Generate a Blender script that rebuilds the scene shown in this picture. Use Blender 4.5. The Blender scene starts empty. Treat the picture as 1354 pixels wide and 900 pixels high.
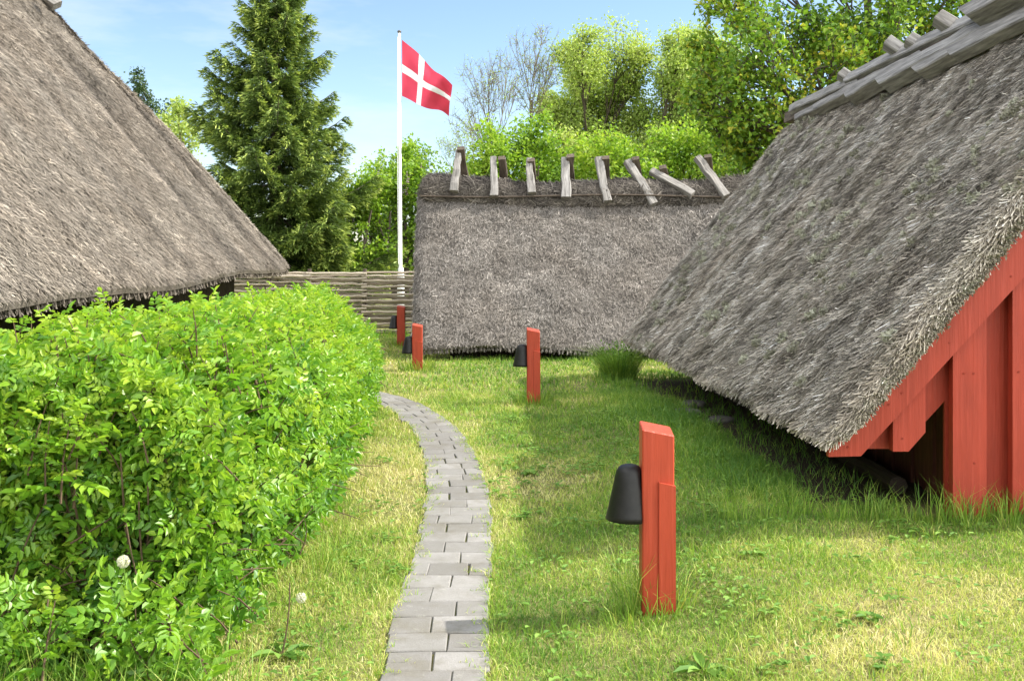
import bpy, math
import numpy as np
from mathutils import Vector
rng = np.random.default_rng(7)
C = bpy.context.scene.collection
PI = math.pi
F_PX, CX, HY, CAMZ = 1300.0, 677.0, 340.0, 1.66       # focal length, centre and horizon measured in the photograph

def at(px, py, d):
    return np.array([(px - CX) / F_PX * d, d, CAMZ - (py - HY) / F_PX * d])
def sm(t):
    t = np.clip(t, 0, 1); return t * t * (3 - 2 * t)
def unit(v):
    v = np.asarray(v, float); return v / np.maximum(np.linalg.norm(v, axis=-1, keepdims=True), 1e-9)

# ------------------------------------------------------------------ value noise
def _hash(ix, iy, iz, seed):
    h = (ix * 374761393 + iy * 668265263 + iz * 2147483647 + seed * 1274126177) & 0xFFFFFFFF
    h = ((h ^ (h >> 13)) * 1274126177) & 0xFFFFFFFF
    h = h ^ (h >> 16)
    return (h & 0xFFFF) / 65535.0
def vnoise(P, seed=0):
    P = np.asarray(P, float); i = np.floor(P).astype(np.int64); f = P - i; f = f * f * (3 - 2 * f)
    r = 0
    for dx in (0, 1):
        for dy in (0, 1):
            for dz in (0, 1):
                w = (f[..., 0] if dx else 1 - f[..., 0]) * (f[..., 1] if dy else 1 - f[..., 1]) * (f[..., 2] if dz else 1 - f[..., 2])
                r = r + w * _hash(i[..., 0] + dx, i[..., 1] + dy, i[..., 2] + dz, seed)
    return r
def fbm(P, o=3, seed=0):
    P = np.asarray(P, float); a, s, t = 0.5, 0, 0
    for k in range(o):
        s = s + a * vnoise(P * 2 ** k, seed + k * 17); t += a; a *= .5
    return s / t * 2 - 1
def n2(x, y, sc, o=3, seed=0):
    return fbm(np.stack([np.asarray(x, float) * sc, np.asarray(y, float) * sc, np.zeros_like(np.asarray(x, float)) + .37], -1), o, seed)

# ------------------------------------------------------------------ mesh collector
class MB:
    def __init__(s): s.V, s.F, s.R, s.L, s.n = [], [], [], [], 0
    def add(s, V, F, rnd=.5, mi=0, loc=None):
        V = np.asarray(V, float).reshape(-1, 3)
        F = F if isinstance(F, list) else [F]
        for f in F:
            f = np.asarray(f, dtype=np.int64)
            if f.ndim == 1: f = f[None]
            s.F.append((f + s.n, mi))
        s.V.append(V); s.R.append(np.broadcast_to(np.asarray(rnd, float).reshape(-1), (len(V),)) if np.ndim(rnd) == 0 else np.asarray(rnd, float))
        s.L.append(V if loc is None else np.asarray(loc, float)); s.n += len(V)
    def build(s, name, mats, parent=None, smooth=False, origin=None):
        V = np.concatenate(s.V); o = np.zeros(3) if origin is None else np.asarray(origin, float)
        if origin is None and parent is not None: o = np.array(parent['_o'])
        me = bpy.data.meshes.new(name)
        tot = np.concatenate([np.full(len(f), f.shape[1]) for f, _ in s.F])
        idx = np.concatenate([f.ravel() for f, _ in s.F])
        mi = np.concatenate([np.full(len(f), m) for f, m in s.F])
        me.vertices.add(len(V)); me.vertices.foreach_set('co', (V - o).astype(np.float32).ravel())
        me.loops.add(len(idx)); me.loops.foreach_set('vertex_index', idx.astype(np.int32))
        me.polygons.add(len(tot)); st = np.concatenate([[0], np.cumsum(tot)[:-1]])
        me.polygons.foreach_set('loop_start', st.astype(np.int32)); me.polygons.foreach_set('loop_total', tot.astype(np.int32))
        mats = mats if isinstance(mats, (list, tuple)) else [mats]
        for m in mats: me.materials.append(m)
        me.polygons.foreach_set('material_index', mi.astype(np.int32))
        me.polygons.foreach_set('use_smooth', np.full(len(tot), smooth))
        a = me.attributes.new('rnd', 'FLOAT', 'POINT'); a.data.foreach_set('value', np.concatenate(s.R).astype(np.float32))
        a = me.attributes.new('loc', 'FLOAT_VECTOR', 'POINT'); a.data.foreach_set('vector', np.concatenate(s.L).astype(np.float32).ravel())
        me.update(calc_edges=True)
        ob = bpy.data.objects.new(name, me); C.objects.link(ob)
        if parent is not None: ob.parent = parent
        else: ob.location = o
        return ob

def tag(o, label=None, cat=None, group=None, kind=None):
    for k, v in (('label', label), ('category', cat), ('group', group), ('kind', kind)):
        if v: o[k] = v
    return o
def thing(name, base, label, cat, group=None):
    o = bpy.data.objects.new(name, None); C.objects.link(o); o.location = base; o.empty_display_size = .2
    o['_o'] = [float(x) for x in base]
    return tag(o, label, cat, group)

BOXF = np.array([[0, 3, 2, 1], [4, 5, 6, 7], [0, 1, 5, 4], [1, 2, 6, 5], [2, 3, 7, 6], [3, 0, 4, 7]])
def box(m, lo, hi, rnd=.5, mi=0):
    x0, y0, z0 = lo; x1, y1, z1 = hi
    V = np.array([[x0, y0, z0], [x1, y0, z0], [x1, y1, z0], [x0, y1, z0], [x0, y0, z1], [x1, y0, z1], [x1, y1, z1], [x0, y1, z1]])
    off = rng.uniform(0, 50, 3)
    m.add(V, BOXF, rnd, mi, (V[:, [2, 0, 1]] + off))
def prism(m, poly, y0, y1, rnd=.5, mi=0):
    """polygon in the XZ plane pushed from y0 to y1"""
    n = len(poly); V = [(x, y0, z) for x, z in poly] + [(x, y1, z) for x, z in poly]
    V = np.array(V, float); off = rng.uniform(0, 50, 3)
    F = [np.array([list(range(n))]), np.array([list(range(2 * n - 1, n - 1, -1))]), np.array([[i + n, (i + 1) % n + n, (i + 1) % n, i] for i in range(n)])]
    m.add(V, F, rnd, mi, V[:, [2, 0, 1]] + off)
def tube(m, pts, rad, k=6, rnd=.5, mi=0, cap=False):
    pts = np.asarray(pts, float); n = len(pts); rad = np.broadcast_to(np.asarray(rad, float), (n,))
    T = unit(np.gradient(pts, axis=0)); ref = np.where(np.abs(T[:, 2:3]) > .9, np.array([[1., 0, 0]]), np.array([[0, 0, 1.]]))
    A = unit(np.cross(T, ref)); B = np.cross(T, A)
    an = np.linspace(0, 2 * PI, k, endpoint=False)
    V = pts[:, None] + rad[:, None, None] * (A[:, None] * np.cos(an)[None, :, None] + B[:, None] * np.sin(an)[None, :, None])
    i = np.arange(n - 1)[:, None] * k; j = np.arange(k)[None]; j2 = (j + 1) % k
    Fq = np.stack([i + j, i + j2, i + k + j2, i + k + j], -1).reshape(-1, 4)
    s = np.concatenate([[0], np.cumsum(np.linalg.norm(np.diff(pts, axis=0), axis=1))])
    off = rng.uniform(0, 50, 3)
    L = np.stack([np.repeat(s, k), np.tile(an * .15, n), np.repeat(rad, k)], -1) + off
    F = [Fq]
    if cap: F += [np.arange(k)[None, ::-1], (np.arange(k) + (n - 1) * k)[None]]
    m.add(V.reshape(-1, 3), F, rnd, mi, L)
def beam(m, p0, p1, w, t, up=(0, 0, 1), rough=.006, n=7, taper=(1, 1), rnd=None, cut=None, bow=0.0):
    """a hewn timber: sections along p0-p1, w across, t thick along up; cut shears both ends along the beam per unit of across"""
    p0, p1 = np.asarray(p0, float), np.asarray(p1, float); D = unit(p1 - p0); S = unit(np.cross(D, up)); U = np.cross(S, D); L = np.linalg.norm(p1 - p0)
    V, Lc = [], []; off = rng.uniform(0, 60, 3); c = .012
    for i in range(n):
        f = i / (n - 1); k = taper[0] * (1 - f) + taper[1] * f; a, b = w / 2 * k, t / 2 * k
        ring = [(-a + c, -b), (a - c, -b), (a, -b + c), (a, b - c), (a - c, b), (-a + c, b), (-a, b - c), (-a, -b + c)]
        wob = rng.normal(0, rough, 2)
        for (x, z) in ring:
            sh = (cut * x) if cut else 0
            r = rng.normal(0, rough * .5, 2)
            V.append(p0 + D * (f * L + sh) + S * (x + wob[0] + r[0]) + U * (z + wob[1] + r[1] + bow * math.sin(PI * f))); Lc.append((f * L, x, z))
    k = 8; F = [np.array([[i * k + j, i * k + (j + 1) % k, (i + 1) * k + (j + 1) % k, (i + 1) * k + j] for i in range(n - 1) for j in range(k)]),
                np.arange(k)[None, ::-1], (np.arange(k) + (n - 1) * k)[None]]
    m.add(V, F, rng.random() if rnd is None else rnd, 0, np.array(Lc) + off)

# ------------------------------------------------------------------ materials
def mat(name, fn):
    m = bpy.data.materials.new(name); m.use_nodes = True; nt = m.node_tree; nt.nodes.clear()
    out = nt.nodes.new('ShaderNodeOutputMaterial'); nt.links.new(fn(nt), out.inputs['Surface']); return m
class N:
    """small node helper"""
    def __init__(s, nt): s.nt = nt
    def node(s, t, **kw):
        n = s.nt.nodes.new(t)
        for k, v in kw.items(): setattr(n, k, v)
        return n
    def set(s, sock, v):
        if isinstance(v, bpy.types.NodeSocket): s.nt.links.new(v, sock)
        else: sock.default_value = v
    def attr(s, name, out='Fac'): return s.node('ShaderNodeAttribute', attribute_name=name).outputs[out]
    def obj(s): return s.node('ShaderNodeTexCoord').outputs['Object']
    def geo(s): return s.node('ShaderNodeNewGeometry').outputs['Position']
    def mapped(s, vec, scale):
        n = s.node('ShaderNodeMapping'); s.set(n.inputs['Vector'], vec); n.inputs['Scale'].default_value = scale; return n.outputs[0]
    def noise(s, vec, scale, detail=4, rough=.6):
        n = s.node('ShaderNodeTexNoise'); s.set(n.inputs['Vector'], vec); n.inputs['Scale'].default_value = scale
        n.inputs['Detail'].default_value = detail; n.inputs['Roughness'].default_value = rough; return n.outputs[0]
    def ramp(s, fac, stops):
        n = s.node('ShaderNodeValToRGB'); e = n.color_ramp.elements
        while len(e) < len(stops): e.new(.5)
        for el, (p, c) in zip(e, stops): el.position = p; el.color = (*c, 1) if len(c) == 3 else c
        s.set(n.inputs[0], fac); return n.outputs[0]
    def rng(s, v, a, b, c=0., d=1.):
        n = s.node('ShaderNodeMapRange'); s.set(n.inputs[0], v)
        for i, x in zip((1, 2, 3, 4), (a, b, c, d)): n.inputs[i].default_value = x
        return n.outputs[0]
    def mix(s, f, a, b, mode='MIX'):
        n = s.node('ShaderNodeMix', data_type='RGBA', blend_type=mode); s.set(n.inputs[0], f)
        for sock, v in ((n.inputs[6], a), (n.inputs[7], b)):
            s.set(sock, v if isinstance(v, bpy.types.NodeSocket) or len(v) == 4 else (*v, 1))
        return n.outputs[2]
    def math(s, op, a, b=0.):
        n = s.node('ShaderNodeMath', operation=op); s.set(n.inputs[0], a); s.set(n.inputs[1], b); return n.outputs[0]
    def bump(s, h, strength=.3, dist=.01):
        n = s.node('ShaderNodeBump'); s.set(n.inputs['Height'], h); n.inputs['Strength'].default_value = strength; n.inputs['Distance'].default_value = dist; return n.outputs[0]
    def pbr(s, col, rough=.6, normal=None, spec=.5, metal=0.):
        n = s.node('ShaderNodeBsdfPrincipled'); s.set(n.inputs['Base Color'], col if isinstance(col, bpy.types.NodeSocket) or len(col) == 4 else (*col, 1))
        s.set(n.inputs['Roughness'], rough); n.inputs['Specular IOR Level'].default_value = spec; n.inputs['Metallic'].default_value = metal
        if normal: s.set(n.inputs['Normal'], normal)
        return n.outputs[0]
    def leafy(s, col, trans=.4, rough=.45, spec=.4, tint=(1.0, 1.0, .55)):
        p = s.pbr(col, rough, None, spec); t = s.node('ShaderNodeBsdfTranslucent'); s.set(t.inputs[0], s.mix(1., col, tint, 'MULTIPLY'))
        m = s.node('ShaderNodeMixShader'); m.inputs[0].default_value = trans
        s.nt.links.new(p, m.inputs[1]); s.nt.links.new(t.outputs[0], m.inputs[2]); return m.outputs[0]

def m_thatch(name, dark, mid, light, lichen, lich_amt, warm):
    def f(nt):
        n = N(nt); r = n.attr('rnd'); P = n.geo()
        c = n.ramp(r, [(0, dark), (.45, mid), (.85, light), (1, tuple(min(1, x * 1.75) for x in light))])
        big = n.noise(P, 1.1, 4, .6); c = n.mix(n.rng(big, .35, .7, 0, .55), c, n.mix(1., c, warm, 'MULTIPLY'))
        l2 = n.noise(P, 4.5, 5, .7); c = n.mix(n.rng(l2, .60 - .1 * lich_amt, .76, 0, .55 * lich_amt), c, lichen)
        f2 = n.noise(P, 38, 3, .7); c = n.mix(n.rng(f2, .3, .7, .45, 0), c, n.mix(1., c, (.55, .53, .5), 'MULTIPLY'))
        return n.pbr(c, .8, n.bump(n.noise(P, 60, 3), .5, .02), .25)
    return mat(name, f)
M_thL = m_thatch('thatch sunny', (.06, .051, .041), (.205, .178, .145), (.37, .325, .265), (.22, .20, .165), .25, (1.0, .91, .83))
M_thR = m_thatch('thatch lichened', (.085, .073, .058), (.385, .345, .288), (.70, .645, .555), (.27, .265, .20), .9, (.97, .88, .78))
M_thM = m_thatch('thatch grey', (.06, .053, .047), (.20, .180, .158), (.33, .303, .272), (.19, .18, .15), .4, (.97, .91, .85))
M_thK = m_thatch('thatch ridge roll', (.04, .034, .029), (.115, .10, .085), (.20, .178, .152), (.15, .145, .115), .3, (.9, .84, .8))

def m_wood(name, a, b, c, rough=.75, gs=(3, 34, 34)):
    def f(nt):
        n = N(nt); L = n.attr('loc', 'Vector'); r = n.attr('rnd')
        g = n.noise(n.mapped(L, gs), 1.0, 5, .65); g2 = n.noise(n.mapped(L, (1.2, 5, 5)), 1.0, 3, .6)
        col = n.ramp(g, [(.25, a), (.5, b), (.75, c)])
        col = n.mix(n.rng(g2, .35, .7, 0, .5), col, n.mix(1., col, (.62, .60, .58), 'MULTIPLY'))
        col = n.mix(n.rng(r, 0, 1, 0, .6), col, n.mix(1., col, (.66, .62, .56), 'MULTIPLY'))
        return n.pbr(col, rough, n.bump(g, .6, .012), .3)
    return mat(name, f)
M_grey = m_wood('weathered timber', (.085, .078, .07), (.26, .245, .23), (.45, .43, .405))
M_rod = m_wood('hazel rods', (.17, .13, .09), (.47, .40, .31), (.68, .61, .50), .7, (6, 9, 30))
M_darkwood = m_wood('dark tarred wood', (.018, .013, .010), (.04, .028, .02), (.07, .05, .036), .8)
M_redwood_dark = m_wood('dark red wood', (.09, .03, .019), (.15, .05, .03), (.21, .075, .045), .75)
M_bark = m_wood('bark', (.05, .04, .03), (.115, .09, .07), (.20, .165, .13), .9, (6, 25, 25))
M_palebark = m_wood('pale bark', (.12, .095, .07), (.24, .20, .155), (.36, .31, .25), .9, (6, 25, 25))
M_cane = m_wood('rose canes', (.06, .04, .025), (.15, .10, .06), (.30, .22, .14), .8, (6, 25, 25))
def m_red(name, base, rough=.5):
    def f(nt):
        n = N(nt); L = n.attr('loc', 'Vector')
        g = n.noise(n.mapped(L, (2.2, 45, 45)), 1.0, 5, .6); p = n.noise(n.mapped(L, (3, 9, 9)), 1.0, 4, .6)
        w = n.noise(n.mapped(L, (12, 60, 60)), 1.0, 3, .7)
        col = n.mix(n.rng(p, .35, .7, 0, .6), base, tuple(x * .68 for x in base))
        col = n.mix(n.rng(g, .52, .72, 0, .5), col, tuple(min(1, x * 1.25 + .015) for x in base))
        col = n.mix(n.rng(w, .72, .80, 0, .6), col, (.20, .075, .05))
        return n.pbr(col, rough, n.bump(g, .8, .008), .35)
    return mat(name, f)
M_red = m_red('red painted boards', (.37, .046, .024))
M_redpost = m_red('red painted post', (.43, .058, .026), .45)
M_black = mat('black lamp metal', lambda nt: (lambda n: n.pbr(n.ramp(n.noise(n.obj(), 30, 3), [(.3, (.006, .0055, .005)), (.7, (.014, .013, .012))]), .5, None, .35))(N(nt)))
M_white = mat('white flagpole paint', lambda nt: (lambda n: n.pbr(n.ramp(n.noise(n.obj(), 3, 3), [(.3, (.78, .78, .77)), (.7, (.84, .84, .83))]), .4))(N(nt)))
M_brass = mat('dark finial', lambda nt: (lambda n: n.pbr(n.ramp(n.noise(n.obj(), 20, 2), [(.3, (.05, .045, .04)), (.7, (.09, .08, .07))]), .4))(N(nt)))
def m_cloth(name, col):
    def f(nt):
        n = N(nt); c = n.mix(n.rng(n.noise(n.obj(), 6, 3), .3, .7, 0, .3), col, tuple(x * .86 for x in col))
        return n.leafy(c, .2, .7, .2, (1, 1, 1))
    return mat(name, f)
M_fred = m_cloth('red bunting', (.62, .055, .10)); M_fwhite = m_cloth('white bunting', (.80, .79, .80))

def m_leaf(name, stops, trans=.4, rough=.42, spec=.45):
    def f(nt):
        n = N(nt); return n.leafy(n.ramp(n.attr('rnd'), stops), trans, rough, spec)
    return mat(name, f)
M_rose = m_leaf('rose leaves', [(0, (.04, .125, .032)), (.35, (.11, .275, .03)), (.7, (.235, .435, .035)), (1, (.40, .55, .06))], .50, .38, .55)
M_grass = m_leaf('grass blades', [(0, (.10, .22, .03)), (.4, (.27, .43, .055)), (.7, (.52, .55, .14)), (1, (.76, .68, .36))], .35, .5, .35)
M_spruce = m_leaf('spruce needles', [(0, (.04, .075, .02)), (.45, (.165, .25, .052)), (1, (.56, .64, .15))], .18, .5, .35)
M_fresh = m_leaf('young leaves', [(0, (.22, .32, .07)), (.5, (.38, .50, .11)), (1, (.53, .60, .20))], .45, .45, .4)
M_bush = m_leaf('bush leaves', [(0, (.13, .25, .03)), (.5, (.28, .46, .045)), (1, (.44, .55, .08))], .5, .45, .4)
M_beam = m_leaf('maple leaves', [(0, (.075, .17, .025)), (.5, (.20, .35, .035)), (.85, (.36, .46, .05)), (1, (.62, .56, .07))], .42, .42, .45)
M_dark = m_leaf('dark leaves', [(0, (.02, .05, .018)), (.5, (.045, .09, .028)), (1, (.10, .16, .05))], .3, .5, .4)
M_lilac = m_leaf('lilac flowers', [(0, (.35, .20, .33)), (1, (.55, .40, .52))], .3, .6, .2)
M_seed = m_leaf('seed fluff', [(0, (.75, .74, .72)), (1, (.82, .81, .79))], .5, .8, .1)
M_weed = m_leaf('weed leaves', [(0, (.09, .20, .03)), (1, (.22, .36, .06))], .3, .6, .25)
M_moss = mat('lichen', lambda nt: (lambda n: n.pbr(n.ramp(n.attr('rnd'), [(0, (.19, .18, .13)), (1, (.40, .40, .31))]), .9, None, .1))(N(nt)))

def f_ground(nt):
    n = N(nt); P = n.geo()
    a = n.noise(P, .9, 5, .65); b = n.noise(P, 9, 5, .7); c = n.noise(P, 60, 4, .7)
    col = n.ramp(a, [(.3, (.15, .20, .045)), (.5, (.24, .26, .07)), (.68, (.36, .31, .13))])
    col = n.mix(n.rng(b, .45, .68, 0, .6), col, (.28, .235, .12))
    col = n.mix(n.rng(c, .3, .7, .6, 0), col, (.09, .08, .04))
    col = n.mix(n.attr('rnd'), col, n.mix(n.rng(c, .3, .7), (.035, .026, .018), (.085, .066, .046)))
    return n.pbr(col, .95, n.bump(n.math('ADD', c, b), .8, .03), .15)
M_ground = mat('lawn soil', f_ground)
def f_pave(nt):
    n = N(nt); P = n.geo(); r = n.attr('rnd')
    col = n.ramp(r, [(0, (.19, .179, .166)), (.5, (.24, .228, .213)), (1, (.295, .28, .265))])
    a = n.noise(P, 7, 5, .7); col = n.mix(n.rng(a, .42, .7, 0, .55), col, (.165, .152, .13))
    b = n.noise(P, 130, 3, .8); col = n.mix(n.rng(b, .35, .7, .35, 0), col, n.mix(1., col, (.6, .6, .58), 'MULTIPLY'))
    l = n.noise(P, 22, 4, .7); col = n.mix(n.rng(l, .62, .74, 0, .55), col, (.36, .35, .30)); d_ = n.noise(P, 3.1, 5, .75); col = n.mix(n.rng(d_, .50, .72, 0, .7), col, (.135, .12, .085))
    return n.pbr(col, .85, n.bump(n.math('ADD', b, n.math('MULTIPLY', a, 2.)), .5, .006), .3)
M_pave = mat('grey concrete paving', f_pave)
M_stone = mat('field stone', lambda nt: (lambda n: n.pbr(n.ramp(n.noise(n.obj(), 9, 5, .7), [(.3, (.06, .054, .048)), (.7, (.17, .16, .145))]), .9, n.bump(n.noise(n.obj(), 30, 4), .5, .01), .3))(N(nt)))

# ------------------------------------------------------------------ ground, path
PATH = np.array([(-.26, -1.5), (-.28, 2.0), (-.30, 3.85), (-.335, 4.7), (-.325, 5.4), (-.34, 6.17), (-.40, 7.19), (-.53, 8.3), (-.715, 9.38), (-.965, 10.28), (-1.25, 11.07), (-1.62, 11.75), (-2.3, 12.45), (-3.2, 13.1)])
def densify(P, step):
    for _ in range(3):
        Q = [P[0]]
        for a, b in zip(P[:-1], P[1:]): Q += [a * .75 + b * .25, a * .25 + b * .75]
        P = np.array(Q + [P[-1]])
    s = np.concatenate([[0], np.cumsum(np.linalg.norm(np.diff(P, axis=0), axis=1))]); t = np.arange(0, s[-1], step)
    return np.stack([np.interp(t, s, P[:, k]) for k in range(P.shape[1])], -1)
PC = densify(PATH, .05)
def dpath(x, y):
    x = np.asarray(x, float).ravel(); y = np.asarray(y, float).ravel(); out = np.full(len(x), 9.)
    m = (y < 14) & (x < 1.2) & (x > -4.2)
    q = np.stack([x[m], y[m]], -1); r = np.empty(len(q))
    for i in range(0, len(q), 4000):
        r[i:i + 4000] = np.sqrt(((q[i:i + 4000, None] - PC[None]) ** 2).sum(-1).min(1))
    out[m] = r; return out
def gz(x, y):
    x = np.asarray(x, float); y = np.asarray(y, float); sh = np.broadcast(x, y).shape
    x, y = np.broadcast_to(x, sh).ravel(), np.broadcast_to(y, sh).ravel()
    d = sm((dpath(x, y) - .2) / .5)
    z = .13 * sm((x - .05) / 1.5) * (1 - sm((y - 8.5) / 4)) + d * (.022 * n2(x, y, .9, 3, 3) + .010 * n2(x, y, 4, 2, 5)) + d * .012
    return z.reshape(sh)
def g1(x, y): return float(gz(np.array([x]), np.array([y]))[0])
def axis(a, b, fine, far):
    c = list(np.arange(a, b + 1e-6, fine)); s = fine
    lo, hi = [a], [b]
    while hi[-1] < far: s *= 1.25; hi.append(hi[-1] + s); lo.append(lo[-1] - s)
    return np.array(lo[:0:-1] + c + hi[1:])
gx, gy = axis(-5, 6, .09, 700), axis(0, 22, .09, 700)
X, Y = np.meshgrid(gx, gy); Z = gz(X, Y)
nx, ny = len(gx), len(gy); i = np.arange(ny - 1)[:, None] * nx + np.arange(nx - 1)[None]
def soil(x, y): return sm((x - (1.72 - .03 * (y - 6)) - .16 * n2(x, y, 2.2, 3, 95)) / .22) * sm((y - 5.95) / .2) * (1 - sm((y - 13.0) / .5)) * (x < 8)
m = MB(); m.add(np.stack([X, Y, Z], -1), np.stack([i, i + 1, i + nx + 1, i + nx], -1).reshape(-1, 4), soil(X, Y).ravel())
tag(m.build('ground', M_ground, smooth=True), kind='structure')

m = MB(); R = densify(PATH, .197); T = unit(np.gradient(R, axis=0)); W = .435
for k, (c, t) in enumerate(zip(R, T)):
    s = np.array([t[1], -t[0]])                                     # towards the right-hand edge
    e0, e1 = -W / 2 + rng.normal(-.004, .008), W / 2 + rng.normal(0, .006)
    if k % 2 == 0: cuts = [e0, e0 + .17 + rng.normal(0, .01), e1]
    else: cuts = [e0, e0 + .27 + rng.normal(0, .012), e1]
    if rng.random() < .18: cuts = [e0, e0 + .10, e0 + .31, e1]
    for a, b in zip(cuts[:-1], cuts[1:]):
        g = .0022; hl = .5 * .197 - .0018 + rng.normal(0, .001); zt = .016 + rng.normal(0, .0015); th = rng.normal(0, .010); tilt = rng.normal(0, .006, 2)
        jt = {(q_, w_): rng.normal(0, .003, 2) for q_ in (-1, 1) for w_ in (-1, 1)}; cs = (a + b) / 2; hw = (b - a) / 2 - g; ch = .005; V = []
        for (ins, z) in ((0, -.05), (0, zt - ch), (ch, zt)):
            for sx, sy in ((-1, -1), (1, -1), (1, 1), (-1, 1)):
                u, v = sx * (hw - ins), sy * (hl - ins); u, v = u - th * v, v + th * u
                p = c + s * (cs + u) + t * v + jt[sx, sy]; V.append((p[0], p[1], z + (tilt[0] * u + tilt[1] * v if z > 0 else 0)))
        f = [[4 * r + q, 4 * r + (q + 1) % 4, 4 * r + 4 + (q + 1) % 4, 4 * r + 4 + q] for r in (0, 1) for q in range(4)] + [[8, 9, 10, 11]]
        m.add(V, np.array(f), rng.random())
tag(m.build('path', M_pave), kind='structure')

# ------------------------------------------------------------------ thatched roofs
def grid_faces(a, b, o=0):
    i = np.arange(a - 1)[:, None] * b + np.arange(b - 1)[None] + o
    return np.stack([i, i + 1, i + b + 1, i + b], -1).reshape(-1, 4)
def gridnormals(G):
    return unit(np.cross(np.gradient(G, axis=0), np.gradient(G, axis=1)))
def straws(m, G, Nn, n, length, width, skew=0., lift=.012, jit=.22, rlo=.1, rhi=.95, down=1, mi=0, seed=0, vpow=1., ulim=None, clump=0.45, vmin=.03, swirl=.15, shade_stain=None):
    """reeds lying on the surface grid G (rows along the eave, columns from eave to ridge when down=1)"""
    a, b = G.shape[:2]
    u = rng.random(n) * (a - 1.001); v = (vmin + (1 - vmin) * rng.random(n) ** vpow) * (b - 1.001)
    if ulim: u = ulim[0] * (a - 1.001) + rng.random(n) * (ulim[1] - ulim[0]) * (a - 1.001)
    i, j = u.astype(int), v.astype(int); fu, fv = (u - i)[:, None], (v - j)[:, None]
    P = G[i, j] * (1 - fu) * (1 - fv) + G[i + 1, j] * fu * (1 - fv) + G[i, j + 1] * (1 - fu) * fv + G[i + 1, j + 1] * fu * fv
    nn = unit(Nn[i, j] + rng.normal(0, .12, (n, 3)))
    t = unit(G[i, j] - G[i, j + 1]) * down                            # towards the eave
    t = unit(t - nn * (t * nn).sum(1, keepdims=True)); s = np.cross(nn, t)
    an = skew + rng.normal(0, jit, n) + swirl * fbm(P * 2.2, 2, seed + 3); t2 = t * np.cos(an)[:, None] + s * np.sin(an)[:, None]; s2 = np.cross(nn, t2)
    L = length * rng.uniform(.5, 1.4, n)[:, None]; w = width * rng.uniform(.6, 1.5, n)[:, None] / 2
    lf = (lift * rng.uniform(.2, 2.0, n))[:, None]; base = P + nn * rng.uniform(.0, .012, n)[:, None]
    V = np.stack([base - s2 * w, base + s2 * w, base + t2 * L + s2 * w * .8 + nn * lf, base + t2 * L - s2 * w * .8 + nn * lf], 1)
    cl = fbm(P * np.array([5., 5., 5.]), 3, seed) * clump - (shade_stain[i, j] * rng.uniform(.5, 1.2, n) if shade_stain is not None else 0)
    r = np.clip(rlo + (rhi - rlo) * rng.beta(1.0, 1.35, n) + cl, 0, 1)
    m.add(V.reshape(-1, 3), np.arange(4 * n).reshape(-1, 4), np.repeat(r, 4), mi)
def ends(m, P, D, n_, length, width, spread=.25, rlo=.5, rhi=1., mi=0):
    """cut reed ends: short stalks from points P along D"""
    n = len(P); d = unit(D + rng.normal(0, spread, (n, 3))); s = unit(np.cross(d, rng.normal(0, 1, (n, 3)))); s2 = np.cross(d, s)
    L = length * rng.uniform(.4, 1.4, n)[:, None]; w = width * rng.uniform(.6, 1.3, n)[:, None] / 2
    V = np.stack([P + s * w, P - s * .5 * w + s2 * .87 * w, P - s * .5 * w - s2 * .87 * w, P + d * L + s * w, P + d * L - s * .5 * w + s2 * .87 * w, P + d * L - s * .5 * w - s2 * .87 * w], 1)
    o = np.arange(n)[:, None] * 6; r0 = rng.uniform(rlo, rhi, n)
    F = [(o + np.array([[a, b, c, d_]])) for a, b, c, d_ in ((0, 1, 4, 3), (1, 2, 5, 4), (2, 0, 3, 5))] + [o + np.array([[3, 4, 5]])]
    r = np.stack([r0 * .5] * 3 + [r0] * 3, 1).ravel()
    m.add(V.reshape(-1, 3), F, r, mi)

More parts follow.
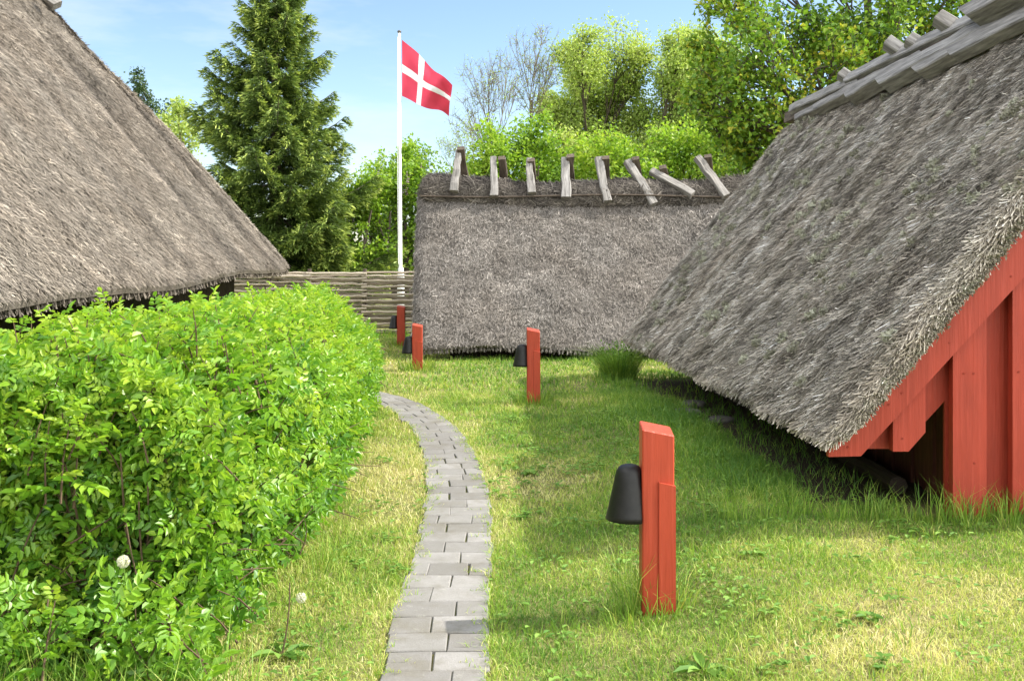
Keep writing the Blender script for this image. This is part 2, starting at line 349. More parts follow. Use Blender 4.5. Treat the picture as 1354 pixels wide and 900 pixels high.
def gable_thatch(A, eL, rdg, eR, thick_in, sag, nv, rnd_end, amp, seed, ridge_round=.10, eave_up=.06):
    """A: stations; eL/rdg/eR: (n,3) outer eave, ridge, other eave. Returns outer grids of both slopes and the closed mesh."""
    n = len(A); v = np.linspace(0, 1, nv)
    def slope(e, inward):
        O = e[:, None] * (1 - v)[None, :, None] + rdg[:, None] * v[None, :, None]
        O[..., 2] -= sag[:, None] * np.sin(PI * v)[None] + ridge_round * sm((v - .9) / .1)[None] ** 2
        Ie = e + inward * thick_in + np.array([0, 0, eave_up]); Ir = rdg - np.array([0, 0, thick_in * 1.3])
        I = Ie[:, None] * (1 - v)[None, :, None] + Ir[:, None] * v[None, :, None]
        I[..., 2] -= sag[:, None] * np.sin(PI * v)[None] * .9
        dist = np.minimum(A - A[0], A[-1] - A); q = np.clip(dist / rnd_end, 0, 1); f = .62 + .38 * np.sqrt(1 - (1 - q) ** 2)
        O = I + (O - I) * f[:, None, None]
        q2 = np.clip(v / .05, 0, 1); O = O + (I - O) * (.22 * (1 - np.sqrt(1 - (1 - q2) ** 2)))[None, :, None]
        return O, I
    axis_dir = unit(rdg[-1] - rdg[0]); hl = unit((rdg - eL) * np.array([1, 1, 0])); hr = unit((rdg - eR) * np.array([1, 1, 0]))
    OL, IL = slope(eL, hl); OR, IR = slope(eR, hr)
    out = []
    for O, sgn in ((OL, 1), (OR, -1)):
        Nn = gridnormals(O); Nn = np.where(Nn[..., 2:3] < 0, -Nn, Nn)
        d = amp * fbm(O * 1.6, 3, seed) + amp * .68 * fbm(O * 6.0, 3, seed + 9)
        O = O + Nn * d[..., None]; out.append((O, Nn))
    (OL, NL), (OR, NR) = out
    OR[:, -1] = OL[:, -1]; IR[:, -1] = IL[:, -1]
    sec = np.concatenate([OL, OR[:, -2::-1], IR[:, :-1], IL[:, ::-1]], 1)         # closed ring outer L -> ridge -> outer R -> inner
    k = sec.shape[1]; i = np.arange(n - 1)[:, None] * k; j = np.arange(k)[None]; j2 = (j + 1) % k
    Fq = np.stack([i + j, i + j2, i + k + j2, i + k + j], -1).reshape(-1, 4)
    caps = []
    for e in (0, n - 1):
        o = e * k
        for a in range(nv - 1):
            caps.append([o + a, o + a + 1, o + k - 2 - a, o + k - 1 - a])
            b = nv - 1 + a; c = 2 * nv - 1 + (nv - 1) - 1 - a
            caps.append([o + b, o + b + 1, o + (3 * nv - 2 - a - 1), o + (3 * nv - 2 - a)])
    m = MB(); m.add(sec.reshape(-1, 3), [Fq, np.array(caps)], .22)
    return m, OL, NL, IL, OR, NR, IR

def plank_wall(m, p0, p1, z0, z1, pw, th=.03):
    p0, p1 = np.array(p0, float), np.array(p1, float); L = np.linalg.norm(p1 - p0); d = (p1 - p0) / L; nn = np.array([d[1], -d[0]]); k = int(L / pw)
    for q in range(k):
        a, b = p0 + d * (q * L / k + .004), p0 + d * ((q + 1) * L / k - .004); o = nn * th * (1 if q % 2 else .35)
        V = [(*(a + o), z0), (*(b + o), z0), (*(b - nn * th), z0), (*(a - nn * th), z0), (*(a + o), z1), (*(b + o), z1), (*(b - nn * th), z1), (*(a - nn * th), z1)]
        off = rng.uniform(0, 50, 3); V = np.array(V); m.add(V, BOXF, rng.random(), 0, V[:, [2, 0, 1]] + off)

# ---- right house: gable towards the camera
YG = 5.75
house = thing('thatched_house', (4.1, 9.6, 0), 'low house with shaggy lichened thatch and a red plank gable', 'house')
A = np.concatenate([np.linspace(5.5, 5.8, 9), np.linspace(5.86, 13.5, 150), np.linspace(13.55, 13.8, 7)])
f = (A - 5.5) / 8.3
eL = np.stack([1.75 - .25 * f, A, .585 - .095 * f], -1)
rd = np.stack([4.14 - .23 * f, A + .25 * (1 - f), 3.60 + .03 * np.sin(f * 9)], -1)
eR = np.stack([2 * rd[:, 0] - eL[:, 0], A, eL[:, 2]], -1)
m, OL, NL, IL, OR, NR, IR = gable_thatch(A, eL, rd, eR, .26, .03 + 0 * f, 70, .11, .055, 21, eave_up=.20)
RT = OL
straws(m, OL, NL, 250000, .085, .0056, skew=-.22, lift=.011, jit=.46, rlo=.0, rhi=.95, seed=5, clump=.45, vmin=.022, ulim=(.003, 1))
straws(m, OL, NL, 60000, .075, .0048, skew=-.14, lift=.013, jit=.46, rlo=.0, rhi=.95, seed=6, ulim=(.003, .40), clump=.45, vmin=.022)
straws(m, OR, NR, 12000, .25, .012, seed=8)
# reed ends on the near verge and along the eave
nE = 14000; q = rng.random(nE); jj = (rng.random(nE) ** 1.2 * 60).astype(int); ii = (rng.random(nE) ** 2 * 3).astype(int)
P = OL[ii, jj] * (1 - q[:, None]) + IL[ii, jj] * q[:, None]
t = unit(OL[ii, jj] - OL[ii, jj + 1])
ends(m, P, t * .7 + np.array([0, -.75, -.1]), nE, .035, .0068, .34, .0, .95)
nE = 5000; jj = rng.integers(1, 66, nE); ii = rng.integers(0, 4, nE); P = OL[ii, jj] + NL[ii, jj] * .004 + rng.normal(0, .012, (nE, 3)); t = unit(OL[ii, jj] - OL[ii, jj + 1])
ends(m, P, t * .9 + np.array([0, -.35, .0]), nE, .06, .0065, .25, .35, 1.)
nE = 6000; ii = rng.integers(0, len(A), nE); q = rng.random(nE) ** 1.5
P = OL[ii, 0] * (1 - q[:, None]) + IL[ii, 0] * q[:, None]; t = unit(OL[ii, 0] - OL[ii, 3])
ends(m, P, t + np.array([0, 0, -.2]), nE, .06, .009, .3, .2, .9)
m.build('thatch', M_thR, house)
# lichen cushions
mo = MB()
for _ in range(150):                                                  # moss on the cut reed ends of the near verge
    jv, qv = int(rng.integers(3, 62)), rng.uniform(.1, .95); c = OL[0, jv] * (1 - qv) + IL[0, jv] * qv
    r = rng.uniform(.015, .045); n_ = 80; d = unit(rng.normal(0, 1, (n_, 3))); d[:, 1] = -np.abs(d[:, 1]); P = c + d * r * rng.uniform(.4, 1., n_)[:, None]; e = rng.normal(0, 1, (n_, 2, 3)) * r * .25
    V = np.stack([P, P + e[:, 0], P + e[:, 1]], 1); mo.add(V.reshape(-1, 3), np.arange(3 * n_).reshape(-1, 3), rng.uniform(0, .5))
for _ in range(620):
    a, b = rng.integers(2, len(A) - 12), int(rng.random() ** .8 * 66)
    if fbm(OL[a, b] * 1.3, 2, 77) < -.02: continue
    r = rng.uniform(.02, .07); n_ = 110; d = unit(rng.normal(0, 1, (n_, 3))); d = np.where((d * NL[a, b]).sum(1, keepdims=True) < 0, -d, d)
    P = OL[a, b] + NL[a, b] * .016 + d * r * rng.uniform(.5, 1., n_)[:, None] * np.array([1, 1, .8]); e = rng.normal(0, 1, (n_, 2, 3)) * r * .22
    V = np.stack([P, P + e[:, 0], P + e[:, 1]], 1); mo.add(V.reshape(-1, 3), np.arange(3 * n_).reshape(-1, 3), rng.uniform(.1, 1))
tag(mo.build('lichen', M_moss, house), kind='stuff')
def gp(px, py, y=YG): p = at(px, py, y); return (p[0], p[2])
# barge board (left and right rake), cladding in two layers
bb = [gp(1058, 598), gp(1130, 598), gp(1342, 366)]
top = (rd[0, 0], 3.20)
m = MB(); lo = gp(1130, 598); k1 = gp(1342, 366)
prism(m, [gp(1088, 599), lo, k1, (top[0], top[1] - .02), (top[0], top[1] + .30), (k1[0] - .02, k1[1] + .34), (gp(1088, 599)[0], gp(1088, 590)[1])], YG - .105, YG - .062); m.build('barge_board', M_red, house)
mx = lambda p: (2 * top[0] - p[0], p[1])
m = MB(); prism(m, [mx(p) for p in [gp(1088, 599), lo, k1, (top[0], top[1] - .02), (top[0], top[1] + .30), (k1[0] - .02, k1[1] + .34), (gp(1088, 599)[0], gp(1088, 590)[1])]][::-1], YG - .105, YG - .062); m.build('barge_board', M_red, house)
def rake(x):                                                        # height of the barge board's middle at x
    x = x if x < top[0] else 2 * top[0] - x
    return float(np.interp(x, [lo[0], k1[0], top[0]], [lo[1] + .05, k1[1] + .10, top[1] + .1]))
zb = g1(2.7, YG) - .06
m = MB()
pl = [gp(1118, 595), gp(1195, 595), gp(1254, 531), (gp(1254, 0)[0], zb)]
pr = [mx(p) for p in pl][::-1]
prism(m, pl + pr + [(top[0], top[1] + .1)] , YG + .045, YG + .07)
m.build('back_boards', M_red, house)
m = MB(); w = gp(1218, 0)[0]
prism(m, [gp(1175.5, 594), gp(1196, 594), gp(1218, 569), (w, rake(w)), (gp(1175.5, 0)[0], rake(gp(1175.5, 0)[0]))], YG - .06, YG - .005); m.build('front_board', M_red, house)
x = gp(1254, 0)[0]; bw = gp(1298, 0)[0] - x
while x + bw < 2 * top[0] - gp(1254, 0)[0] + .25:
    m = MB(); prism(m, [(x, zb), (x + bw, zb), (x + bw, rake(x + bw)), (x, rake(x))], YG - .06, YG - .005); m.build('front_board', M_red, house); x += .345
# nail heads on the barge board and boards
for px, py, yy in [(1166, 531, -.105), (1183, 516, -.105), (1268, 492, -.06), (1281, 492, -.06), (1206, 518, -.06), (1188, 577, -.06), (1282, 609, -.06), (1325, 365, -.105), (1245, 451, -.105), (1113, 586, -.105), (1340, 490, -.06), (1276, 655, -.06)]:
    m = MB(); c = at(px, py, YG); c[1] = YG + yy; tube(m, [c + (0, .002, 0), c + (0, -.004, 0)], .006, 6, cap=True); m.build('nail', M_red, house)
sx = gp(1254, 0)[0] + .03
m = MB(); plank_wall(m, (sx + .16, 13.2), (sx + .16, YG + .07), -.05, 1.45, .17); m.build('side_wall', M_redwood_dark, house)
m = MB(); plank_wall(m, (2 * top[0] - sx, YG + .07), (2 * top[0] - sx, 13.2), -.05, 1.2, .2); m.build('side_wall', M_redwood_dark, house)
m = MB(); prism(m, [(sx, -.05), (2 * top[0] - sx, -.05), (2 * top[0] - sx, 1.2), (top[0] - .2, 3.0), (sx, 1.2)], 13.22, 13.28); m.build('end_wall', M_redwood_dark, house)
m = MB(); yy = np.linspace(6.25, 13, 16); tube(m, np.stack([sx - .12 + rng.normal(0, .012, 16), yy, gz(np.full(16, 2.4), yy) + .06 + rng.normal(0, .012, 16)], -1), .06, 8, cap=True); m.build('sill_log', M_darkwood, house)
for yb in (6.9, 8.4, 9.9, 11.4):                                       # rafter feet under the eave
    m = MB(); q = (yb - 5.5) / 8.3; e = np.array([1.75 - .25 * q + .32, yb, .60 - .08 * q]); beam(m, e, e + np.array([1.0, 0, 1.18]), .10, .12); m.build('rafter', M_darkwood, house)
# ridge boards: long weathered planks lying one over another along the ridge, and short crossing pieces
def on_slope(y, dn, up=0.):
    q = (y - 5.5) / 8.3; x = 4.14 - .23 * q; return np.array([x - dn * .62, y, 3.60 - dn * .79 + up])
rb = [(13.7, 11.2, .04, .02, .24, .10, .13), (13.0, 11.4, .26, .14, .19, .09, .09), (12.2, 10.2, .28, .12, .20, .12, .10), (11.0, 9.3, .34, .16, .20, .14, .10),
      (10.0, 8.1, .40, .18, .22, .15, .11), (9.1, 7.4, .45, .22, .22, .15, .11), (8.3, 5.95, .30, .14, .30, .20, .30), (11.6, 8.0, .03, .02, .22, .10, .16), (8.4, 6.0, .48, .30, .22, .12, .16)]
for y0, y1, d0, d1, w, t, u in rb:
    m = MB(); beam(m, on_slope(y0, d0, u), on_slope(y1, d1, u - .03), w * .78, t * rng.uniform(.9, 1.25), up=(-.79, 0, .62), rough=.004, n=9, cut=1.7, bow=.012); m.build('ridge_board', M_grey, house)
for y, tx in [(11.6, .06), (10.1, .14), (9.75, .05), (9.0, .12), (8.2, .12), (7.3, .12), (6.5, .1)]:
    q = (y - 5.5) / 8.3; c = np.array([4.14 - .23 * q, y, 3.60 + .16]); d = unit(np.array([-.62, .45, .62]))
    m = MB(); beam(m, c - d * .75 + np.array([.05, 0, -.02]), c + d * (.06 + tx), .15, .12, up=(.5, .2, .8), rough=.003); m.build('ridge_crosspiece', M_grey, house)
m = MB(); beam(m, (4.0, 13.9, 3.62), (4.2, 5.8, 3.66), .30, .16, rough=.012, n=14); m.build('ridge_cap', M_bark, house)

# ---- middle house: ridge across the view
house = thing('thatched_house', (1.35, 17.8, 0), 'dark grey thatched hut with eight crossed timbers along its ridge, beyond the lawn', 'house')
A = np.concatenate([np.linspace(-1.70, -1.2, 10), np.linspace(-1.12, 3.9, 76), np.linspace(4.0, 4.35, 7)])
f = (A + 1.62) / 5.97
e1_ = np.stack([A + .10 * (1 - f), 15.5 + .25 * f, .16 + .05 * np.sin(f * 7)], -1)
rd = np.stack([A, 17.8 + .2 * f, 2.93 - .10 * np.sin(PI * f)], -1); e2_ = np.stack([A, 20.1 + .2 * f, np.full(len(A), .2)], -1); rd[:, 2] += .08
m, OL, NL, IL, OR, NR, IR = gable_thatch(A, e1_, rd, e2_, .30, .06 + 0 * f, 60, .30, .04, 31)
straws(m, OL, NL, 75000, .085, .0085, lift=.011, jit=.55, rlo=.12, rhi=.9, seed=15, clump=.26)
straws(m, OR, NR, 4000, .25, .02, seed=16)
nE = 4000; ii = rng.integers(0, len(A), nE); q = rng.random(nE) ** 1.5; P = OL[ii, 0] * (1 - q[:, None]) + IL[ii, 0] * q[:, None]; t = unit(OL[ii, 0] - OL[ii, 3])
ends(m, P, t + np.array([0, 0, -.2]), nE, .06, .012, .3, .2, .8)
m.build('thatch', M_thM, house)
# ridge roll
m = MB(); na = 90; xs = np.linspace(-1.63, 4.42, na); th = np.linspace(-.35, PI + .35, 22); fr = (xs + 1.62) / 5.97
cz = 2.76 - .09 * np.sin(PI * fr) + .035 * np.sin(fr * 13); dr = np.minimum(xs - xs[0], xs[-1] - xs); kf = .55 + .45 * np.sqrt(1 - (1 - np.clip(dr / .2, 0, 1)) ** 2)
bul = 1 + .10 * np.exp(-((fr - .0) / .08) ** 2) + .12 * np.exp(-((fr - .97) / .06) ** 2)
G = np.stack([np.repeat(xs[:, None], 22, 1), 17.8 + .2 * fr[:, None] - np.cos(th)[None] * .31 * kf[:, None], cz[:, None] + np.sin(th)[None] * .36 * (kf * bul)[:, None]], -1)
Nn = gridnormals(G); c0 = np.stack([xs, 17.8 + .2 * fr, cz], -1)[:, None]; Nn = np.where(((G - c0) * Nn).sum(-1, keepdims=True) < 0, -Nn, Nn)
G = G + Nn * (.05 * fbm(G * 2.5, 3, 41))[..., None]
k0 = len(xs) * 22
m.add(G.reshape(-1, 3), [grid_faces(na, 22), np.arange(22)[None], (np.arange(22) + (na - 1) * 22)[None, ::-1]], .3)
straws(m, G[:, ::-1], Nn[:, ::-1], 16000, .14, .012, skew=.9, lift=.006, jit=.8, rlo=.05, rhi=.9, seed=17)
m.build('ridge_roll', M_thK, house)
m = MB(); pts = [at(556 + (985 - 556) * s, 259 + 1.5 * math.sin(s * 8), 17.44 + .2 * s) for s in np.linspace(0, 1, 16)]; tube(m, pts, .016, 6, cap=True); m.build('ridge_pole', M_bark, house)
fr_ = [((607, 200), (600, 253)), ((652, 208), (653, 260)), ((699, 211), (703, 256)), ((747, 209), (749, 262)), ((791, 209), (803, 267)), ((829, 213), (865, 270)), ((861, 226), (916, 258)), ((922, 208), (960, 260))]
bk_ = [(609, 196), (663, 209), (702, 211), (753, 206), (801, 208), (840, 209), (877, 220), (936, 206)]
for k, ((a, b), (c)) in enumerate(zip(fr_, bk_)):
    q = k / 7 * .18; p0 = at(a[0], a[1], 17.80 + q); p1 = at(b[0], b[1], 17.44 + q); wd = .145 if k != 3 else .18
    m = MB(); beam(m, p1, p0, wd, .12, up=(0, -.75, .66), rough=.006, n=7, taper=(1.0, .75 if k < 4 else .95)); m.build('ridge_timber', M_grey, house)
    t0 = at(c[0], c[1], 17.72 + q); lean = .10 if k < 5 else .25
    m = MB(); beam(m, np.array([t0[0] + lean, 18.45 + q, t0[2] - .85]), t0, .15, .12, up=(0, .75, .66), rough=.006, taper=(1, .9)); m.build('ridge_timber', M_bark, house)
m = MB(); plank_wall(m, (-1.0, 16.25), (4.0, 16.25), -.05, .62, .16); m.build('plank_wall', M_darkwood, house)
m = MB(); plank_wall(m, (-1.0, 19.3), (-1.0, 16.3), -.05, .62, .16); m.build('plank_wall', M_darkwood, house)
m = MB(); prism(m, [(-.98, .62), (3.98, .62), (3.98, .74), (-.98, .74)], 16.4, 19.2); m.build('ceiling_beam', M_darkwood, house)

# ---- left house: hipped far end
house = thing('thatched_house', (-7.0, 7, 0), 'big tall house with smooth brown sunlit thatch behind the green hedge', 'house')
def lx(y): return -3.1 - .055 * (y - 6)
yR = 14.4; xR = lambda y: -6.95 + .0 * y
cor = np.array([-3.80, 17.05]); rc = .7
E, Rg = [], []
for y in np.linspace(-4.5, 17.05 - rc, 150):
    E.append((lx(y), y, 1.30 + .0145 * (y - 6) + .03 * math.sin(y * 1.1))); Rg.append((-6.95 - .03 * (y - yR), min(y, yR), 5.45 + .02 * math.sin(y)))
x0 = lx(17.05 - rc)
for a in np.linspace(0, PI / 2, 26)[1:]:
    E.append((x0 - rc + rc * math.cos(a), 17.05 - rc + rc * math.sin(a), 1.44 + .05 * math.sin(a))); Rg.append((-6.95, yR, 5.45))
for x in np.linspace(x0 - rc - .2, -9.2, 22): E.append((x, 17.05, 1.48)); Rg.append((-6.95, yR, 5.45))
for a in np.linspace(0, PI / 2, 10): E.append((-9.3 - rc * math.sin(a), 17.05 - rc + rc * math.cos(a), 1.46)); Rg.append((-6.95, yR, 5.45))
for y in np.linspace(15.5, -4.5, 60): E.append((-10.3, y, 1.4)); Rg.append((-6.95, min(y, yR), 5.44))
E, Rg = np.array(E), np.array(Rg); nvl = 80; v = np.linspace(0, 1, nvl)
O = E[:, None] * (1 - v)[None, :, None] + Rg[:, None] * v[None, :, None]
O[..., 2] += .10 * np.sin(PI * v)[None]
Nn = gridnormals(O); Nn = np.where(Nn[..., 2:3] < 0, -Nn, Nn)
bad = np.linalg.norm(np.cross(np.gradient(O, axis=0), np.gradient(O, axis=1)), axis=-1) < 1e-9
Nn[bad] = (0, 0, 1)
inn = unit((Rg - E) * np.array([1, 1, 0]))
# broad hollows running down the slope, as in old thatch
gro = lambda y0, wdt: np.exp(-((np.arange(len(E)) / 150 * 20.6 - 4.5 - y0) / wdt) ** 2)
D = .05 * fbm(O * 1.0, 3, 51) + .026 * fbm(O * 5.5, 3, 52)
D = D - (.10 * gro(12.6, .40) + .03 * gro(10.4, .28) + .05 * gro(14.4, .3))[:, None] * np.sin(PI * np.clip(v * 1.15, 0, 1))[None] * (v < .87)
O = O + Nn * D[..., None]
I = O.copy(); I[:, :] = (E + inn * .34 + np.array([0, 0, .02]))[:, None] * (1 - v)[None, :, None] + (Rg - np.array([0, 0, .5]))[:, None] * v[None, :, None]
q2 = np.clip(v / .045, 0, 1); O = O + (I - O) * (.25 * (1 - np.sqrt(1 - (1 - q2) ** 2)))[None, :, None]
m = MB(); m.add(O.reshape(-1, 3), grid_faces(len(E), nvl)[:, ::-1], .3); m.add(I.reshape(-1, 3), grid_faces(len(E), nvl), .1)
ed = np.concatenate([O[:, 0], I[:, 0]]); ne = len(E); i = np.arange(ne - 1); m.add(ed, np.stack([i, i + 1, i + ne + 1, i + ne], -1), .2)
for e in (0, ne - 1):
    cc = np.concatenate([O[e], I[e]]); i = np.arange(nvl - 1); m.add(cc, np.stack([i, i + 1, i + nvl + 1, i + nvl], -1), .2)
Ov, Nv = O[30:205], Nn[30:205]
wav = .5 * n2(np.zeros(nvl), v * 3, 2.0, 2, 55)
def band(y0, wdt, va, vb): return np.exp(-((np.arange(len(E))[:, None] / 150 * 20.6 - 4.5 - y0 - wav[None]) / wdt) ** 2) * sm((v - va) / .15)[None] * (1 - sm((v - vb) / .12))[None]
SHADE_STAIN = 1.5 * (.42 * band(12.6, .30, -.2, .66) + .24 * band(14.9, .7, -.2, .62) + .16 * band(10.4, .22, -.2, .5))[30:205]  # hollow shade and algae streaks painted into the reed tone
straws(m, Ov, Nv, 330000, .065, .0065, skew=.12, lift=.007, jit=.5, rlo=.15, rhi=.95, seed=25, clump=.28, shade_stain=SHADE_STAIN, vmin=.018)
straws(m, O[205:], Nn[205:], 14000, .3, .016, seed=26)
nE = 7000; ii = rng.integers(20, 190, nE); q = rng.random(nE) ** 1.5; P = O[ii, 0] * (1 - q[:, None]) + I[ii, 0] * q[:, None]; t = unit(O[ii, 0] - O[ii, 3])
ends(m, P, t + np.array([0, 0, -.2]), nE, .05, .010, .25, .2, .9)
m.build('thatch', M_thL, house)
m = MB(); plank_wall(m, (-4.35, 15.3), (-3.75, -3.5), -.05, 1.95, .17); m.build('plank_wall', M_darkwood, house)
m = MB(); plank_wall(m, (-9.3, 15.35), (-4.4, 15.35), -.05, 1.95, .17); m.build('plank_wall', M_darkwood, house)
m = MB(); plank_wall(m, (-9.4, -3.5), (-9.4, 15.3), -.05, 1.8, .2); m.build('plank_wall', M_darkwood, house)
for (a, b) in [(at(75, 9, 14.3), at(18, -40, 14.3)), (at(66, -8, 13.6), at(120, -50, 13.6)), (at(30, -20, 12.4), at(-40, -70, 12.4))]:
    m = MB(); beam(m, a, b, .17, .13, up=(0, -.6, .8)); m.build('ridge_timber', M_grey, house)
m = MB(); beam(m, (-6.95, 14.5, 5.52), (-6.6, -3, 5.55), .3, .18, n=16, rough=.012); m.build('ridge_cap', M_bark, house)

# ------------------------------------------------------------------ lamp posts (bollards)
root = thing('bollard_lamp', (0, 0, 0), 'x', 'bollard lamp', 'red wooden bollard lamps along the path')
a = .072; H = .86
m = MB()
def topz(x, y): return H - .030 - .20 * (x + a) - .12 * (a - y) + .05
ring = [(-a, -a), (a, -a), (a, a), (-a, a)]; c = .006; rr = [(-a + c, -a), (a - c, -a), (a, -a + c), (a, a - c), (a - c, a), (-a + c, a), (-a, a - c), (-a, -a + c)]
V = []
for z in (-.35, .0, .2, .4, .6): V += [(x, y, z) for x, y in rr]
V += [(x, y, topz(x, y) - .005) for x, y in rr] + [(x * .93, y * .93, topz(x * .93, y * .93)) for x, y in rr]
V = np.array(V); n_ = 7; Fq = np.array([[i * 8 + j, i * 8 + (j + 1) % 8, i * 8 + 8 + (j + 1) % 8, i * 8 + 8 + j] for i in range(n_ - 1) for j in range(8)])
m.add(V, [Fq, (np.arange(8) + 48)[None]], .5, 0, V[:, [2, 0, 1]] + 3.); m.build('post', M_redpost, root)
m = MB(); x0, x1 = .002, a + .004
V = np.array([(x0, -a - .018, -.3), (x1, -a - .018, -.3), (x1, -a + .002, -.3), (x0, -a + .002, -.3), (x0, -a - .018, .628), (x1, -a - .018, .612), (x1, -a + .002, .612), (x0, -a + .002, .628)])
m.add(V, BOXF, .2, 0, V[:, [2, 0, 1]] + 9.); m.build('cable_cover', M_redpost, root)
# bell-shaped shade, flat against the post's left face
prof = [(.002, .692), (.022, .690), (.040, .684), (.052, .673), (.060, .655), (.068, .62), (.079, .56), (.092, .49), (.104, .43), (.110, .402), (.106, .402), (.09, .47), (.066, .60), (.05, .655), (.0, .67)]
m = MB(); k = 28; an = np.linspace(0, 2 * PI, k, endpoint=False); V = []
for r, z in prof:
    z = .692 - (.692 - z) * .85
    for q in an:
        xx = -a - .050 + r * math.cos(q); yy = r * math.sin(q); V.append((min(xx, -a - .001), yy, z))
np_ = len(prof); m.add(np.array(V), np.array([[i * k + j, i * k + (j + 1) % k, (i + 1) * k + (j + 1) % k, (i + 1) * k + j] for i in range(np_ - 1) for j in range(k)]), .5)
m.build('lamp_shade', M_black, root, smooth=True)
def place(o, p, rz, label):
    o.location = p; o.rotation_euler = (0, 0, rz); o['label'] = label
def dup(r):
    n_ = r.copy(); C.objects.link(n_)
    for ch in list(r.children): q = ch.copy(); C.objects.link(q); q.parent = n_
    return n_
def post_at(px, py, ht):
    d = CAMZ * F_PX / (py - HY)
    for _ in range(6): d = (CAMZ - g1((px - CX) / F_PX * d, d)) * F_PX / (py - HY)
    x = (px - CX) / F_PX * d; z = CAMZ - (py - HY) / F_PX * d
    return x, d, z + ht - H
POSTS = []
labs = ['largest red bollard lamp, nearest, on the lawn right of the path', 'red bollard lamp on the lawn before the middle of the grey thatch hut',
        'short red bollard lamp at the left corner of the grey thatch hut', 'farthest and smallest red bollard lamp, standing before the rod fence']
for k, (px, py, ht, rz) in enumerate([(868, 804, .825, -.03), (705, 533, .835, .02), (552, 489, .66, .02), (530.5, 458, .745, 0)]):
    o = root if k == 0 else None
    POSTS.append((o, post_at(px, py, ht), rz, labs[k]))
for k, (o, p, rz, lb) in enumerate(POSTS):
    o = o or dup(root); place(o, p, rz, lb)

# ------------------------------------------------------------------ rod fence
f0 = np.array([-8.4, 20.6]); f1 = np.array([-1.75, 20.5])
fence = thing('rod_fence', (-5, 20.55, 0), 'woven fence of horizontal split rods between the big house and the hut', 'fence')
posts_t = [.0, .17, .34, .50, .6255, .80, .985]
m = MB(); nr = 21
for s in range(len(posts_t) - 1):
    z = .06; RD = rng.uniform(.022, .040, nr); RD *= 1.31 / (RD.sum() * 2.02)
    for r in range(nr):
        rad = RD[r]; z += rad * 1.0
        t0, t1 = posts_t[s] - .008, posts_t[s + 1] + .008
        tt = np.linspace(t0, t1, 9); zz = z + rng.normal(0, .006, 9) + .012 * math.sin(r + s); sd = (.05 if (r + s) % 2 else -.035)
        yy = sd + rng.normal(0, .006, 9); P = np.stack([f0[0] + (f1[0] - f0[0]) * tt, f0[1] + (f1[1] - f0[1]) * tt + yy, zz], -1)
        tube(m, P, rad * np.linspace(1.05, .85, 9) if rng.random() < .5 else rad * np.linspace(.85, 1.05, 9), 6, rng.random(), cap=True); z += rad * 1.02
m.build('woven_rods', M_rod, fence)
for t in posts_t:
    p = f0 + (f1 - f0) * t; m = MB(); tube(m, [(p[0], p[1] + .01, -.1), (p[0], p[1] + .01, .8), (p[0] + .01, p[1] + .01, 1.42)], .04, 8, cap=True); m.build('post', M_bark, fence)

# ------------------------------------------------------------------ flagpole and flag
b = at(530, 450, 23.0); b[2] = 0
fp = thing('flagpole', b, 'tall slim white flagpole rising behind the rod fence', 'flagpole')
zt = at(528, 44, 23)[2]
m = MB(); zz = np.linspace(.02, zt, 14); tube(m, np.stack([b[0] - .035 * zz / zt, np.full(14, 23.), zz], -1), np.linspace(.046, .030, 14), 12, cap=True); m.build('pole', M_white, fp, smooth=True)
m = MB(); tube(m, [(b[0], 23, -.1), (b[0], 23, 1.2), (b[0], 23, 1.42)], [.085, .085, .06], 12, cap=True); m.build('base_sleeve', M_white, fp)
m = MB(); c = np.array([b[0] - .035, 23, zt]); tube(m, [c, c + (0, 0, .02), c + (0, 0, .05), c + (0, 0, .07)], [.03, .05, .045, .01], 10, cap=True); m.build('finial', M_brass, fp, smooth=True)
m = MB(); tube(m, [(b[0] - .065, 22.95, zt - .1), (b[0] - .07, 22.94, 4), (b[0] - .05, 22.94, 1.5)], .006, 4); m.build('halyard', M_white, fp)
nu, nvv = 37 * 2, 28 * 2
u = np.linspace(0, 1, nu + 1)[:, None]; vv = np.linspace(0, 1, nvv + 1)[None]
q00, q01 = at(531.5, 53, 23)[[0, 2]], at(531.5, 127, 23)[[0, 2]]; q10, q11 = at(599, 118, 23)[[0, 2]], at(592, 152, 23)[[0, 2]]
B = (q00 * ((1 - u) * (1 - vv))[..., None] + q10 * (u * (1 - vv))[..., None] + q01 * ((1 - u) * vv)[..., None] + q11 * (u * vv)[..., None])
B[..., 1] += (.055 * np.sin(u * 7.0 + vv * 1.5) - .055 * math.sin(0) * 0) * u * 1.0 - .10 * np.sin(PI * u) * vv + .06 * np.sin(PI * u)
B[..., 1] += .035 * np.sin(u * 9 + vv) * u
yw = .36 * np.sin(u * 5.2 + vv * 2.4) * u ** .8 + .11 * np.sin(u * 14 + vv * 5.) * u + .05 * np.sin(u * 4 - vv * 9) * u
Vf = np.stack([B[..., 0], 23.0 + yw, B[..., 1]], -1)
m = MB(); gf = grid_faces(nu + 1, nvv + 1); iu = (np.arange(nu)[:, None] + .5) / 2 + 0 * np.arange(nvv)[None]; iv = (np.arange(nvv)[None] + .5) / 2 + 0 * np.arange(nu)[:, None]
wh = (((iu > 12) & (iu < 16)) | ((iv > 12) & (iv < 16))).ravel()
m.add(Vf.reshape(-1, 3), gf[~wh]); m.F.append((gf[wh], 1))
tag(m.build('flag', [M_fred, M_fwhite], smooth=True, origin=at(531.5, 53, 23)), 'red flag with a white cross, drooping from the white flagpole', 'flag')

